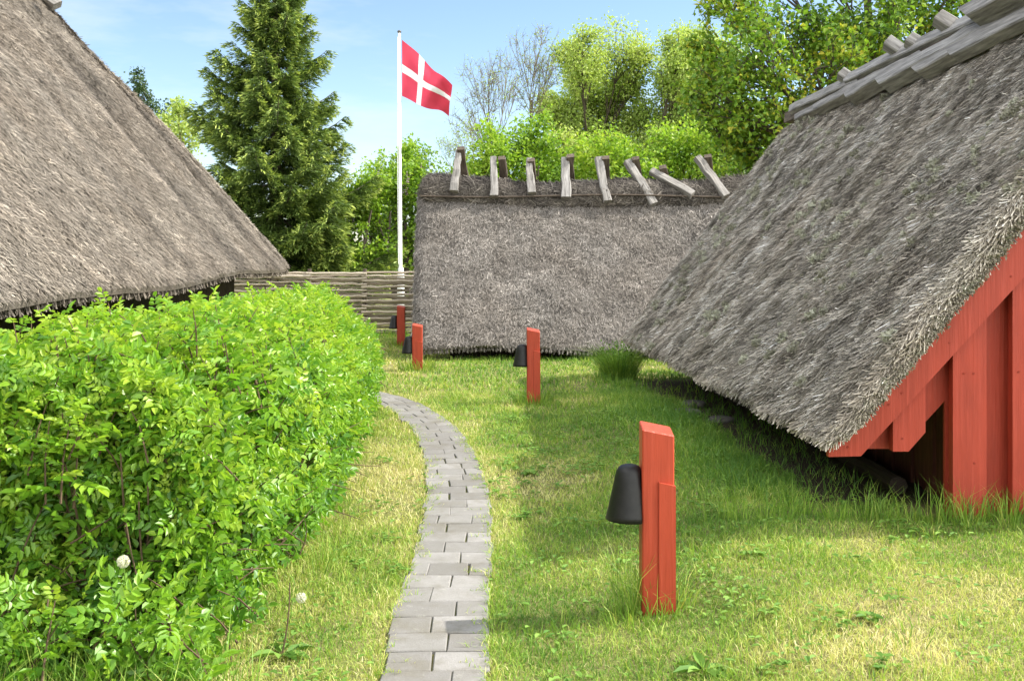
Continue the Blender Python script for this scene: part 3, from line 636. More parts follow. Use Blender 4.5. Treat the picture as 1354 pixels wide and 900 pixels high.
# ------------------------------------------------------------------ leaves
def leaf4(m, P, Ax, Nr, L, Wd, rnd, fold=.25, mi=0):
    n = len(P); S = unit(np.cross(Ax, Nr)); L = L[:, None]; Wd = Wd[:, None]
    V = np.stack([P, P + Ax * .45 * L + S * Wd * .5 + Nr * Wd * fold, P + Ax * L, P + Ax * .45 * L - S * Wd * .5 + Nr * Wd * fold], 1)
    o = np.arange(n)[:, None] * 4; m.add(V.reshape(-1, 3), [o + np.array([[0, 1, 2]]), o + np.array([[0, 2, 3]])], np.repeat(rnd, 4), mi)
def leaf6(m, P, Ax, Nr, L, Wd, rnd, fold=.22, droop=.15, mi=0):
    n = len(P); S = unit(np.cross(Ax, Nr)); L = L[:, None]; Wd = Wd[:, None]
    f_ = Nr * Wd * fold
    V = np.stack([P, P + Ax * .30 * L + S * Wd * .46 + f_, P + Ax * .70 * L + S * Wd * .40 + f_ - Nr * L * droop * .4, P + Ax * L - Nr * L * droop,
                  P + Ax * .70 * L - S * Wd * .40 + f_ - Nr * L * droop * .4, P + Ax * .30 * L - S * Wd * .46 + f_], 1)
    o = np.arange(n)[:, None] * 6; m.add(V.reshape(-1, 3), [o + np.array([[0, 1, 2, 3]]), o + np.array([[0, 3, 4, 5]])], np.repeat(rnd, 6), mi)

# ------------------------------------------------------------------ trees
def curve(p, q, bend, n=6):
    t = np.linspace(0, 1, n)[:, None]; mid = (p + q) / 2 + bend
    return p * (1 - t) ** 2 + 2 * mid * t * (1 - t) + q * t ** 2
def leaf_tree(name, base, ht, lumps, label, cat, leafm, bark, leaf=.09, n_sub=12, n_twig=6, n_leaf=9, trunk_r=.16, clear=.3, tr=.4, group=None, flowers=0, seed=1, spread=.20, trunks=1, up=.3, bare=False, droop=.0, twig=.10):
    """lumps: (x, y, z, r) crown clumps relative to the base; every clump hangs on its own limb"""
    g = np.random.default_rng(seed); base = np.array([base[0], base[1], g1(*base[:2]) - .05]); th = thing(name, base, label, cat, group)
    wd, lf, fl = MB(), MB(), MB(); LP, LD = [], []
    tops = []
    for q in range(trunks):
        o = g.normal(0, .18, 2) if trunks > 1 else np.zeros(2)
        tp = base + np.array([g.normal(0, .3) + o[0] * 3, g.normal(0, .3) + o[1] * 3, ht * .85]); tc = curve(base + np.array([o[0], o[1], 0]), tp, g.normal(0, .25, 3) * [1, 1, 0], 10)
        tube(wd, tc, trunk_r * np.linspace(1.1, .22, 10), 8, g.random()); tops.append(tc)
    for (x, y, z, r) in lumps:
        c = base + np.array([x, y, z]); tc = tops[g.integers(len(tops))]
        k = int(np.clip((z - r * .8 - .25 * math.hypot(x, y)) / ht / .85, clear, .95) * 9); st = tc[k]
        lm = curve(st, c, np.array([0, 0, -.12 * np.linalg.norm(c - st)]) + g.normal(0, .15, 3), 8); rl = trunk_r * .36 * (1 - k / 14)
        tube(wd, lm, np.linspace(rl, rl * .35, 8), 5, g.random())
        for s in range(n_sub):
            d = unit(g.normal(0, 1, 3) + np.array([0, 0, up])); e = c + d * r * g.uniform(.55, 1.0); stt = lm[g.integers(3, 8)]
            sb = curve(stt, e, g.normal(0, .12, 3) * r + np.array([0, 0, .06]), 6); tube(wd, sb, np.linspace(rl * .32, rl * max(.10, twig), 6), 4, g.random())
            for w in range(n_twig):
                p = sb[g.integers(2, 6)]; d2 = unit(unit(e - stt) * .6 + g.normal(0, .8, 3) + np.array([0, 0, up * .6])); q = p + d2 * r * g.uniform(.2, .5)
                tw = curve(p, q, g.normal(0, .05, 3) * r - np.array([0, 0, droop]), 4); tube(wd, tw, np.linspace(rl * twig, rl * twig * .4, 4), 3, g.random())
                t = g.random(n_leaf); LP.append(p + (q - p) * t[:, None] + g.normal(0, spread * r * .5, (n_leaf, 3))); LD.append(np.repeat(d2[None], n_leaf, 0))
    wd.build('trunk', bark, th, smooth=True)
    P = np.concatenate(LP); Dd = np.concatenate(LD); n = len(P)
    ax = unit(Dd * .4 + g.normal(0, .8, (n, 3)) - np.array([0, 0, .25])); nr = unit(g.normal(0, .7, (n, 3)) + np.array([.35, -.1, 1.0])); nr = unit(nr - ax * (ax * nr).sum(1, keepdims=True))
    rn = np.clip(g.beta(2, 2, n) + .35 * fbm(P * .9, 2, seed), 0, 1)
    if not bare or n_leaf > 1:
        leaf4(lf, P, ax, nr, leaf * g.uniform(.6, 1.3, n), leaf * .72 * g.uniform(.7, 1.2, n), rn); lf.build('crown', leafm, th)
    if flowers:
        k = g.choice(n, flowers); 
        for q in k:
            pn = P[q] + g.normal(0, .03, (26, 3)) * [1, 1, 2.2] + np.array([0, 0, .05]); a_ = unit(g.normal(0, 1, (26, 3))); leaf4(fl, pn, a_, unit(np.cross(a_, g.normal(0, 1, (26, 3)))), np.full(26, .045), np.full(26, .04), g.random(26))
        fl.build('blossom', M_lilac, th)
    return th
def lumps_in(g, n, cx, cy, cz, rx, ry, rz, r0, r1, shell=.5):
    out = []
    for _ in range(n):
        d = unit(g.normal(0, 1, 3)) * (shell + (1 - shell) * g.random()); out.append((cx + d[0] * rx, cy + d[1] * ry, cz + d[2] * rz, g.uniform(r0, r1)))
    return out
def bx(px, d): return ((px - CX) / F_PX * d, d)
def hz(py, d): return CAMZ - (py - HY) / F_PX * d

g = np.random.default_rng(3)
# big maple-like tree over the right house
d = 20.0; x0 = bx(1150, d)[0]
L = [(bx(px, d)[0] - x0, dy, hz(py, d), r) for px, py, dy, r in [
    (955, 20, -.4, .7), (935, 75, .0, .5), (925, 125, .3, .45), (940, 125, -.6, .75), (985, 70, -1., .95), (1000, 140, -.6, .9), (960, 180, .4, .65), (1010, 195, .2, .75), (1045, 30, .2, .95), (1060, 100, -.9, 1.0), (1075, 170, .6, .9),
    (1110, 20, .8, 1.0), (1120, 80, -.5, 1.0), (1150, 140, .5, 1.0), (1170, 30, -.8, 1.0), (1200, -20, .6, 1.0), (1225, 60, .3, 1.0), (1250, 130, .9, 1.1), (1275, -30, -.5, .9), (1300, 50, .9, .9), (1340, -20, .2, .9), (1360, 60, .8, 1.0), (1100, -60, 0, 1.0), (1010, -45, .2, .8), (1180, -110, .3, 1.1), (1290, -110, .5, 1.1), (1100, 220, 1.4, 1.2), (1010, 240, 1.6, .9), (1400, 120, .6, 1.3)]]
leaf_tree('maple_tree', (x0, d), 9.3, L, 'large dark and yellow-green leafy tree overhanging the lichened house ridge', 'tree', M_beam, M_bark, .125, 15, 7, 11, .24, .3, seed=11, spread=.24)
# pale green trees in the middle
d = 33.0
def mid_tree(px, pts, label, seed, leafm=M_fresh, **k):
    x0 = bx(px, d)[0]; L = [(bx(a + g.normal(0, 11), d)[0] - x0, g.normal(0, 1.2), hz(b_ + 16 + g.normal(0, 9) * (b_ > 70), d), r * g.uniform(.75, 1.25)) for a, b_, r in pts]
    kk = dict(leaf=.105, n_sub=20, n_twig=10, n_leaf=12, trunk_r=.32, clear=.25, spread=.36); kk.update(k)
    leaf_tree('broadleaf_tree', (x0, d), hz(min(p[1] for p in pts) + 90, d), L, label, 'tree', leafm, M_bark, seed=seed, **kk)
mid_tree(783, [(738, 75, .75), (762, 62, .8), (792, 58, .75), (820, 54, .75), (846, 62, .75), (725, 105, .6), (752, 108, .8), (785, 100, .8), (818, 98, .8), (846, 105, .8), (740, 145, .75), (772, 148, .8), (805, 145, .85), (838, 148, .8), (735, 190, .9), (770, 195, 1.0), (815, 200, 1.0), (850, 190, .9)], 'pale spring green tree behind the hut ridge, next to the bare trees', 21)
mid_tree(890, [(872, 58, .75), (898, 46, .75), (925, 48, .8), (950, 58, .8), (868, 95, .8), (900, 90, .9), (932, 98, .9), (965, 90, .9), (865, 138, .8), (898, 135, .9), (930, 145, .9), (960, 140, .9), (880, 180, .9), (935, 180, 1.0), (900, 215, 1.0), (950, 215, 1.0), (995, 170, 1.2)], 'pale spring green tree behind the hut, next to the dark maple-like tree', 22)
# bare trees
def bare_tree(px, pts, label, seed, d=31.0, tr=.14, leafm=M_fresh, nl=1):
    x0 = bx(px, d)[0]; L = [(bx(a, d)[0] - x0, g.normal(0, .5), hz(b_, d), r) for a, b_, r in pts]
    leaf_tree('bare_tree', (x0, d), hz(min(p[1] for p in pts) + 20, d), L, label, 'tree', leafm, M_palebark, .06, 13, 10, nl, tr, .22, seed=seed, up=1.1, spread=.2, twig=.24)
bare_tree(655, [(628, 120, .8), (645, 95, .7), (668, 95, .8), (620, 160, .7), (650, 135, .9), (680, 130, .8), (640, 185, .8)], 'nearly leafless tree with pale twigs just right of the flag', 31)
bare_tree(692, [(690, 75, .8), (705, 95, .7), (715, 60, .7), (700, 130, .7), (720, 110, .7), (730, 90, .6)], 'tall thin bare tree beside the pale green tree', 32)
bare_tree(622, [(612, 190, .5), (600, 205, .5), (625, 175, .5), (585, 200, .5)], 'low bare sapling with dark twigs above the left ridge end of the hut', 33, d=28., tr=.06)
# bushes behind the hut and the fence
def bush(px, d, pts, label, seed, leafm=M_bush, **k):
    gg = np.random.default_rng(seed); x0 = bx(px, d)[0]; L = [(bx(a, d)[0] - x0, gg.normal(0, .5), hz(b_, d), r) for a, b_, r in pts]
    kk = dict(leaf=.115, n_sub=15, n_twig=7, n_leaf=12, trunk_r=.10, clear=.1, spread=.28, trunks=3); kk.update(k)
    return leaf_tree(kk.pop('name', 'shrub'), (x0, d), max(hz(min(p[1] for p in pts), d), .8), L, label, 'shrub', leafm, M_bark, seed=seed, **kk)
bush(690, 27, [(650, 205, .8), (680, 190, .8), (710, 185, .7), (640, 235, .8), (670, 235, .9), (705, 225, .9), (735, 235, .8), (690, 270, 1.2)], 'bright green bush behind the left part of the hut ridge', 41)
bush(800, 27, [(770, 225, .8), (800, 210, .8), (830, 220, .8), (780, 260, 1.1), (830, 260, 1.1), (860, 235, .8)], 'bright green bush behind the middle of the hut ridge', 42)
bush(925, 27, [(880, 205, .8), (910, 190, .8), (940, 200, .9), (965, 185, .9), (990, 210, .9), (900, 240, 1.0), (950, 235, 1.0), (990, 245, 1.1)], 'bright green bush behind the right end of the hut ridge', 43)
bush(470, 26, [(445, 300, .7), (470, 270, .7), (490, 250, .6), (455, 335, .8), (485, 310, .8), (470, 350, .9), (500, 345, .7), (440, 350, .7), (495, 285, .6)], 'lush light green bush with some lilac blossom, left of the flagpole', 44, flowers=26, n_sub=15)
bush(545, 27, [(520, 250, .6), (545, 235, .6), (565, 260, .7), (525, 290, .8), (555, 300, .8), (515, 335, .9), (550, 340, 1.0), (540, 210, .5)], 'light green lilac bush behind and right of the flagpole', 45, flowers=22, n_sub=14)
bush(528, 31, [(505, 225, .6), (530, 200, .5), (550, 205, .5), (495, 250, .7), (560, 235, .6)], 'wispy thin bush with sparse twigs showing above the lilac', 46, n_leaf=4)
bush(600, 29, [(590, 260, .8), (615, 240, .8), (600, 290, 1.0), (640, 270, 1.0)], 'rounded green bush mostly hidden by the left end of the hut', 47)
bush(380, 30, [(330, 340, 1.), (380, 330, 1.), (425, 330, 1.), (300, 330, 1.1)], 'green bush in the shade behind the spruce', 48)
bush(1200, 26, [(1050, 230, 1.), (1110, 200, 1.1), (1180, 220, 1.2), (1250, 210, 1.2), (1320, 230, 1.2)], 'dense green shrub under the dark tree behind the lichened house', 49)
# far tips over the big roof
bush(232, 30, [(222, 170, .6), (238, 150, .45), (246, 180, .6), (228, 200, .8), (236, 230, .9)], 'feathery light green treetop beside the spruce, above the big roof', 50, leafm=M_fresh, name='birch_tree', trunk_r=.1, n_leaf=5, up=.9)
bush(184, 36, [(183, 108, .38), (180, 122, .45), (190, 135, .5), (204, 150, .6), (185, 160, .8), (200, 185, 1.2)], 'small dark treetop poking over the sloping edge of the big roof', 51, leafm=M_dark, name='treetop', n_leaf=6, up=.8, n_sub=9)

# ---- spruce
d = 25.0; sx_ = bx(364, d)[0]; base = np.array([sx_, d, -.02])
sp = thing('spruce_tree', base, 'tall dense spruce with bright new tips behind the rod fence', 'tree')
g = np.random.default_rng(5); wd, nd = MB(), MB(); HT = 11.6
tube(wd, [base + (0, 0, z) for z in np.linspace(-.1, HT, 14)], np.linspace(.20, .02, 14), 8)
PN, AN, LN, RN = [], [], [], []
z = .5
while z < HT - .15:
    f_ = 1 - z / HT; Lb = (3.8 * f_ ** 1.45 + .06) * (1.0 if z > 1.2 else .9); nb = int(6 + 3 * f_ + g.integers(0, 3)); ph = g.random() * 6.28
    for k in range(nb):
        an = ph + k * 2 * PI / nb + g.normal(0, .25); L1 = Lb * g.choice([.45, .65, .85, .95, 1.15]) * g.uniform(.9, 1.1); o = np.array([math.cos(an), math.sin(an), 0])
        n = 9; t = np.linspace(0, 1, n); rise = (-.22 * f_ + .45 * (1 - f_)); dz = L1 * (rise * t - .26 * np.sin(PI * t * .8) * f_ + .20 * t ** 3)
        P = base + np.array([0, 0, z]) + o * (L1 * t)[:, None] + np.stack([0 * t, 0 * t, dz], -1)
        tube(wd, P, np.linspace(.028, .006, n) * (.5 + f_), 4)
        ns = max(9, int(L1 * 46)); sd = np.array([-o[1], o[0], 0])
        for s in range(ns):
            tt = g.uniform(.12, 1.0) ** .85; c = np.array([np.interp(tt, t, P[:, q]) for q in range(3)]); sg = 1 if s % 2 else -1
            lt = L1 * .34 * (1.12 - tt) * g.uniform(.6, 1.2) + .17; dr = unit(sd * sg * g.uniform(.4, 1.) + o * .55 + np.array([0, 0, g.uniform(-.45, .10)]))
            m_ = max(3, int(lt / .055)); q = np.linspace(0.05, 1, m_)[:, None]; pts = c + dr * q * lt - np.array([0, 0, 1]) * (q ** 2 * lt * .25)
            for rep in range(3):
                PN.append(pts + g.normal(0, .012, (m_, 3))); AN.append(unit(dr + o * .3 + g.normal(0, .38, (m_, 3)))); LN.append(np.full(m_, .14) * g.uniform(.7, 1.2, m_))
                RN.append(np.clip(.18 + .55 * (q[:, 0] ** 2) * (tt ** 1.5) + g.normal(0, .12, m_) + (.25 if g.random() < .25 else 0), 0, 1))
    z += .40 * (.55 + .5 * f_)
PN, AN, LN, RN = map(np.concatenate, (PN, AN, LN, RN)); nn = len(PN)
nr = unit(g.normal(0, .6, (nn, 3)) + np.array([0, 0, 1.])); nr = unit(nr - AN * (AN * nr).sum(1, keepdims=True))
leaf4(nd, PN, AN, nr, LN, LN * .24, RN, .3)
wd.build('trunk', M_bark, sp); nd.build('crown', M_spruce, sp)

# ------------------------------------------------------------------ rose hedge
hd = thing('hedge', (-1.8, 8, 0), 'dense bright green rose hedge beside the grey path', 'hedge')
g = np.random.default_rng(9); lf, st = MB(), MB()
def hxr(y): return np.interp(y, [3.4, 3.9, 4.7, 6.2, 8.3, 11.5, 12.3], [-1.45, -1.22, -1.06, -1.12, -1.29, -1.68, -2.0])
def hxl(y): return np.interp(y, [3.4, 4, 6, 12.3], [-2.5, -2.55, -2.5, -2.65])
Y0, Y1 = 3.75, 12.2
def htop(x, y):
    e = np.minimum(x - hxl(y), hxr(y) - x); e2 = np.minimum(y - Y0, Y1 - y)
    h = np.interp(y, [3.5, 5, 8, 12.3], [1.28, 1.27, 1.26, 1.17])
    return h - (.22 + .16 * sm((y - 7) / 4)) * (1 - sm(e / np.interp(y, [6, 11], [.30, .55]))) - .30 * (1 - sm(e2 / .45)) + .085 * n2(x, y, 1.6, 3, 61)
tips, dirs, dens = [], [], []
n = 1150; y = g.uniform(Y0, Y1, n); x = hxl(y) + (hxr(y) - hxl(y)) * g.random(n); tips.append(np.stack([x, y, htop(x, y) + g.normal(0, .045, n)], -1)); dirs.append(unit(np.stack([g.normal(0, .35, n), g.normal(0, .35, n), np.ones(n)], -1)))
n = 850; y = g.uniform(Y0 + .1, Y1, n); z = g.random(n) ** .75; x = hxr(y); zt_ = htop(x - .06, y) * z; bul = .13 * np.sin(PI * z ** 1.1) - .16 * (1 - z) ** 2
tips.append(np.stack([x + bul + .10 * n2(y, z * 2, 1.6, 2, 62) - g.random(n) ** 2 * .3, y, np.maximum(zt_, .06)], -1)); dirs.append(unit(np.stack([np.full(n, .7) + g.normal(0, .3, n), -.25 + g.normal(0, .45, n), .55 + g.normal(0, .3, n)], -1)))
n = 230; x = g.uniform(-2.5, -1.2, n); z = g.random(n) ** .55; y = Y0 + .12 + .15 * g.random(n)
tips.append(np.stack([x, y - .08 * np.sin(PI * z), np.maximum(htop(x, y + .2) * z, .05)], -1)); dirs.append(unit(np.stack([g.normal(0, .4, n) + .2, np.full(n, -.7), .5 + g.normal(0, .3, n)], -1)))
n = 300; y = g.uniform(Y0, Y1, n); z = g.random(n); x = hxl(y) - .03; tips.append(np.stack([x, y, htop(x + .06, y) * (.25 + .75 * z)], -1)); dirs.append(unit(np.stack([np.full(n, -.7), g.normal(0, .4, n), .5 + 0 * z], -1)))
n = 420; y = g.uniform(Y0 + .3, Y1 - .2, n); x = hxl(y) + (hxr(y) - hxl(y)) * g.random(n); tips.append(np.stack([x, y, htop(x, y) * g.uniform(.45, .9, n)], -1)); dirs.append(unit(g.normal(0, .6, (n, 3)) + np.array([.2, -.1, .8])))
n = 150; x = g.uniform(-2.45, -1.15, n); y = g.uniform(3.35, 4.0, n); tips.append(np.stack([x, y, g.uniform(.06, .5, n)], -1)); dirs.append(unit(np.stack([g.normal(0, .5, n), -.3 + g.normal(0, .4, n), np.full(n, .8)], -1)))
n = 150; y = g.uniform(Y0 + .1, Y1 - .5, n); x = hxl(y) + (hxr(y) - .1 - hxl(y)) * g.random(n); tips.append(np.stack([x, y, htop(x, y) + g.uniform(.03, .15, n)], -1)); dirs.append(unit(np.stack([g.normal(0, .25, n), g.normal(0, .25, n), np.ones(n)], -1)))
tips, dirs = np.concatenate(tips), np.concatenate(dirs)
keep = n2(tips[:, 1] * 1.0, tips[:, 2] * 1.3 + tips[:, 0], 2.1, 2, 66) > -.30 - .35 * np.clip(tips[:, 2] / 1.2, 0, 1); tips, dirs = tips[keep], dirs[keep]
BP, BR, BU, BL, BC = [], [], [], [], []
for p, D_ in zip(tips, dirs):
    ln = g.uniform(.16, .30); nl = g.integers(7, 11); b0 = p - D_ * ln
    tube(st, [b0 - np.array([0, 0, .03]), (b0 + p) / 2 + g.normal(0, .01, 3), p], [.0045, .0035, .002], 4, .9)
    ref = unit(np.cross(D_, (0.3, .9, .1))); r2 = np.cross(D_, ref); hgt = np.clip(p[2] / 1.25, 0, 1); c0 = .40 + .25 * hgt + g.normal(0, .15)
    for k in range(nl):
        t = (k + .5) / nl; az = k * 2.4 + g.normal(0, .3); ra = ref * math.cos(az) + r2 * math.sin(az); ang = (1.35 - .85 * t) + g.normal(0, .15)
        R_ = D_ * math.cos(ang) + ra * math.sin(ang); U_ = unit(D_ - R_ * D_.dot(R_)); BP.append(b0 + D_ * ln * t); BR.append(R_); BU.append(U_)
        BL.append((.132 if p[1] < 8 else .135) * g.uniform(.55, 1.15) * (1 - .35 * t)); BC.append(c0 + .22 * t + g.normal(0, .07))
BP, BR, BU, BL, BC = np.array(BP), np.array(BR), np.array(BU), np.array(BL), np.array(BC); BS = np.cross(BR, BU); n = len(BP)
for t, sg in [(.32, 1), (.32, -1), (.58, 1), (.58, -1), (.82, 1), (.82, -1), (1.0, 0)]:
    P = BP + BR * (BL * t)[:, None] - BU * (BL * .32 * t * t)[:, None]
    fw = BR * (.42 if sg else 1.) + BS * sg * .9 - BU * (.25 * t + .05) + g.normal(0, .10, (n, 3)); ax = unit(fw); up_ = unit(BU + g.normal(0, .18, (n, 3)) + BR * .2 * t); up_ = unit(up_ - ax * (ax * up_).sum(1, keepdims=True))
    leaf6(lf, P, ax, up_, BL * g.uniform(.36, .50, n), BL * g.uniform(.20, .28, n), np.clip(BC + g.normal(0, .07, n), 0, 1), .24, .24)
# woody canes rising from the ground
for _ in range(260):
    y = g.uniform(Y0 + .05, Y1 - .1) if _ > 70 else g.uniform(Y0 + .02, 5.6); x = hxl(y) + (hxr(y) - hxl(y)) * g.uniform(.12, .93); b0 = np.array([x, y, g1(x, y) - .03])
    ex = float(np.clip(x + g.normal(0, .2), hxl(y) + .1, hxr(y) - .22)); e = np.array([ex, y + g.normal(0, .15), htop(ex, y) * g.uniform(.6, .88)]); tube(st, curve(b0, e, g.normal(0, .06, 3), 7), np.linspace(g.uniform(.004, .011), .003, 7), 5, g.random())
for _ in range(240):                                                    # dry twigs and dead stalks low in the hedge
    y = g.uniform(Y0, 7.5); x = hxr(y) - g.uniform(.0, .6); c = np.array([x, y, g.uniform(.12, .6)]); d_ = unit(g.normal(0, 1, 3) * [1, .6, .6]); tube(st, curve(c, c + d_ * g.uniform(.12, .4), g.normal(0, .03, 3), 4), [.004, .0035, .003, .0015], 4, .0)
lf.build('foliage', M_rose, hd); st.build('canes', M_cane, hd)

# ------------------------------------------------------------------ grass
def blades(m, x, y, h, w, lean, rnd, z=None, az=None):
    n = len(x); z = gz(x, y) - .004 if z is None else z; B = np.stack([x, y, z], -1); az = g.random(n) * 2 * PI if az is None else az
    o = np.stack([np.cos(az), np.sin(az), np.zeros(n)], -1); f2 = g.random(n) * 2 * PI; s = np.stack([np.cos(f2), np.sin(f2), np.zeros(n)], -1)
    h, w, lean = h[:, None], w[:, None], lean[:, None]; up = np.array([0, 0, 1.])
    M_ = B + up * h * .55 + o * h * lean * .35; T_ = B + up * h * (1 - .25 * np.minimum(lean, 1.5)) + o * h * lean
    V = np.stack([B - s * w / 2, B + s * w / 2, M_ + s * w * .42, M_ - s * w * .42, T_], 1); q = np.arange(n)[:, None] * 5
    m.add(V.reshape(-1, 3), [q + np.array([[0, 1, 2, 3]]), q + np.array([[3, 2, 4]])], np.repeat(rnd, 5))
def allowed(x, y):
    ok = dpath(x, y) > .205 + .02 * n2(x, y, 6, 2, 71)
    ok &= ~((x > hxl(y) + .1) & (x < hxr(y) - .22) & (y > Y0 + .15) & (y < Y1))
    ok &= ~((x > 2.35) & (y > YG + .0) & (y < 13.3)); ok &= soil(x, y) < rng.uniform(.15, 1.1, len(x)); ok &= ~((x > -1.0) & (x < 4.1) & (y > 16.2) & (y < 19.4)); ok &= ~((x < -3.8) & (y < 15.4))
    return ok
def dry_and_shade(x, y):
    dp = n2(x, y, .55, 3, 81) * .6 + n2(x, y, 2.6, 3, 82) * .55
    left = ((x < -.3) & (y < 10)) * .22; front = sm((5.6 - y) / 1.6) * sm((x - .2) / .6) * .30
    bare_ = .45 * np.exp(-(((x - 1.75) / .5) ** 2 + ((y - 5.25) / .25) ** 2)) + .3 * np.exp(-(((x - 2.3) / .4) ** 2 + ((y - 4.5) / .3) ** 2))
    edge = .25 * np.exp(-((dpath(x, y) - .22) / .10) ** 2)
    far = -.12 * sm((y - 6) / 3) * (x > -.2) - .35 * sm((x - .9) / .7) * sm((y - 6) / .6) * (y < 14)  # last term puts the eave's shade into the colour of the lush grass
    return .40 + dp + left + front + bare_ + edge + far
m = MB()
for y0, y1, den, w0, h0 in [(2.9, 4.6, 9500, .0032, .036), (4.6, 6.2, 8000, .0036, .038), (6.2, 8.5, 4600, .0046, .042), (8.5, 12, 2300, .0065, .046), (12, 21, 650, .012, .055)]:
    xa, xb = -.66 * y1 - .3, .68 * y1 + .7
    if y1 > 12: xa, xb = -6.5, 7
    n = int((xb - xa) * (y1 - y0) * den); x, y = g.uniform(xa, xb, n), g.uniform(y0, y1, n); ok = allowed(x, y); x, y = x[ok], y[ok]
    dr = dry_and_shade(x, y); keep = g.random(len(x)) < np.clip(1.15 - .45 * dr, .35, 1); x, y, dr = x[keep], y[keep], dr[keep]; n = len(x)
    tall = 1 + .55 * np.clip(n2(x, y, 1.7, 2, 91), -.6, 1) - .35 * np.clip(dr - .5, 0, .6)
    sd = ((x > .9) & (x < 2.4) & (y > 6.1) & (y < 13.5)); tall = tall + sd * .9 * sm((x - .9) / .8)
    blades(m, x, y, h0 * tall * g.uniform(.5, 1.5, n), w0 * g.uniform(.7, 1.4, n), g.uniform(.1, 1.3, n), np.clip(dr + g.normal(0, .22, n), 0, 1))
    k = g.random(n) < .10; x, y = x[k] + g.normal(0, .01, k.sum()), y[k]; n = k.sum()                       # dry clippings lying flat
    blades(m, x, y, h0 * g.uniform(.25, .6, n), w0 * g.uniform(.5, 1., n), g.uniform(1.5, 3.2, n), g.uniform(.7, 1, n))
tag(m.build('lawn_grass', M_grass), kind='stuff')
m = MB()
def tuft(cx, cy, r, n, h0, h1, lean=.7, dr=.25, w=.004):
    a_ = g.random(n) * 2 * PI; q = r * np.sqrt(g.random(n)); x, y = cx + q * np.cos(a_), cy + q * np.sin(a_); ok = (dpath(x, y) > .19); x, y, a_ = x[ok], y[ok], a_[ok]; k = len(x)
    blades(m, x, y, g.uniform(h0, h1, k), w * g.uniform(.7, 1.4, k), g.uniform(.1, lean, k), np.clip(dr + g.normal(0, .18, k), 0, 1), az=a_ + g.normal(0, .6, k))
for (o, p, rz, lb), (n, h1, r) in zip(POSTS, [(170, .24, .17), (260, .22, .22), (240, .26, .28), (150, .2, .22)]):
    tuft(p[0], p[1] - .02, r, n, .05, h1, .9, .28, .0042 * max(1, p[1] / 7))
tuft(POSTS[0][1][0] - .13, POSTS[0][1][1] - .02, .06, 40, .18, .42, .8, .3); tuft(POSTS[0][1][0] - .1, POSTS[0][1][1] - .12, .16, 160, .04, .12, .9, .3)
for x in np.arange(1.15, 3.6, .055): tuft(x + g.normal(0, .05), 5.58 + g.normal(0, .06) + .10 * (x < 2.4), .06, g.integers(8, 30), .06, g.uniform(.12, .36), .8, .28)
for x in np.arange(2.5, 3.7, .05): tuft(x, YG - .08, .05, 22, .05, .22, .7, .25)
for y in np.arange(6.0, 13.5, .16): tuft(1.52 - .03 * (y - 6) + g.normal(0, .15), y, .14, 30, .06, g.uniform(.12, .24), .8, .12, .005)
for _ in range(90): y = g.uniform(3.5, 12); tuft(hxr(y) + g.normal(.02, .08), y, .06, 10, .05, g.uniform(.10, .26), .8, .35, .0036)
for _ in range(150): x = g.uniform(-2.1, -.95); y = g.uniform(2.95, 3.6); tuft(x, y, .07, 12, .10, g.uniform(.2, .46), .7, .2 + .25 * g.random(), .0045)
for x in np.arange(-1.4, 4.0, .12): tuft(x, 15.65 + g.normal(0, .12), .15, 14, .03, g.uniform(.06, .15), .8, .18, .010)
for x in np.arange(-5, -1.8, .14): tuft(x, 20.35, .15, 20, .05, .26, .8, .25, .012)
for k in range(0, len(PC), 2):
    if 3.2 < PC[k][1] < 12:
        t = unit(PC[min(k + 1, len(PC) - 1)] - PC[k - 1]); sgn = 1 if g.random() < .62 else -1; c = PC[k] + sgn * np.array([t[1], -t[0]]) * g.uniform(.215, .27); tuft(c[0], c[1], .05, 14, .03, .085, 1.2, .42)
for _ in range(260):
    x, y = g.uniform(-.1, 3.2), g.uniform(3.3, 11)
    if allowed(np.array([x]), np.array([y]))[0]: tuft(x, y, .07, 16, .04, g.uniform(.07, .12), 1., .15 + .2 * g.random(), .0042 * max(1, y / 6))
for q in range(420):                                                    # grass and moss creeping into the joints
    k = int(g.integers(40, len(PC) - 60)); t = unit(PC[k + 1] - PC[k - 1]); c = PC[k] + np.array([t[1], -t[0]]) * (g.choice([-1, 1]) * .225 * (1 - g.random() ** 2.2 * .5))
    n = int(g.integers(3, 12)); x, y = c[0] + g.normal(0, .022, n), c[1] + g.normal(0, .006, n); blades(m, x, y, g.uniform(.022, .05, n), np.full(n, .004), g.uniform(.3, 1.5, n), np.clip(g.normal(.5, .2, n), 0, 1), z=np.full(n, .004))
tag(m.build('long_grass', M_grass), kind='stuff')
m = MB()
for _ in range(300):
    y0 = g.uniform(3.4, 10); x0 = g.uniform(-1.1 if y0 < 8 else -.2, 3.2)
    if not allowed(np.array([x0]), np.array([y0]))[0]: continue
    n = int(g.integers(6, 26)); r = g.uniform(.03, .12); x, y = x0 + g.normal(0, r, n), y0 + g.normal(0, r, n); ok = dpath(x, y) > .2; x, y = x[ok], y[ok]; n = len(x)
    P = np.stack([x, y, gz(x, y) + g.uniform(.015, .045, n)], -1); az = g.random(n) * 6.28; el = g.uniform(-.1, .5, n); ax = np.stack([np.cos(az) * np.cos(el), np.sin(az) * np.cos(el), np.sin(el)], -1); up = unit(np.array([0, 0, 1.]) - ax * ax[:, 2:3])
    L = g.uniform(.014, .034, n) * (1 + .06 * y0); leaf6(m, P, ax, up, L, L * g.uniform(.55, .8), np.clip(g.normal(.5, .25, n), 0, 1), .15, .2)
tag(m.build('clover_leaves', M_weed), kind='stuff')

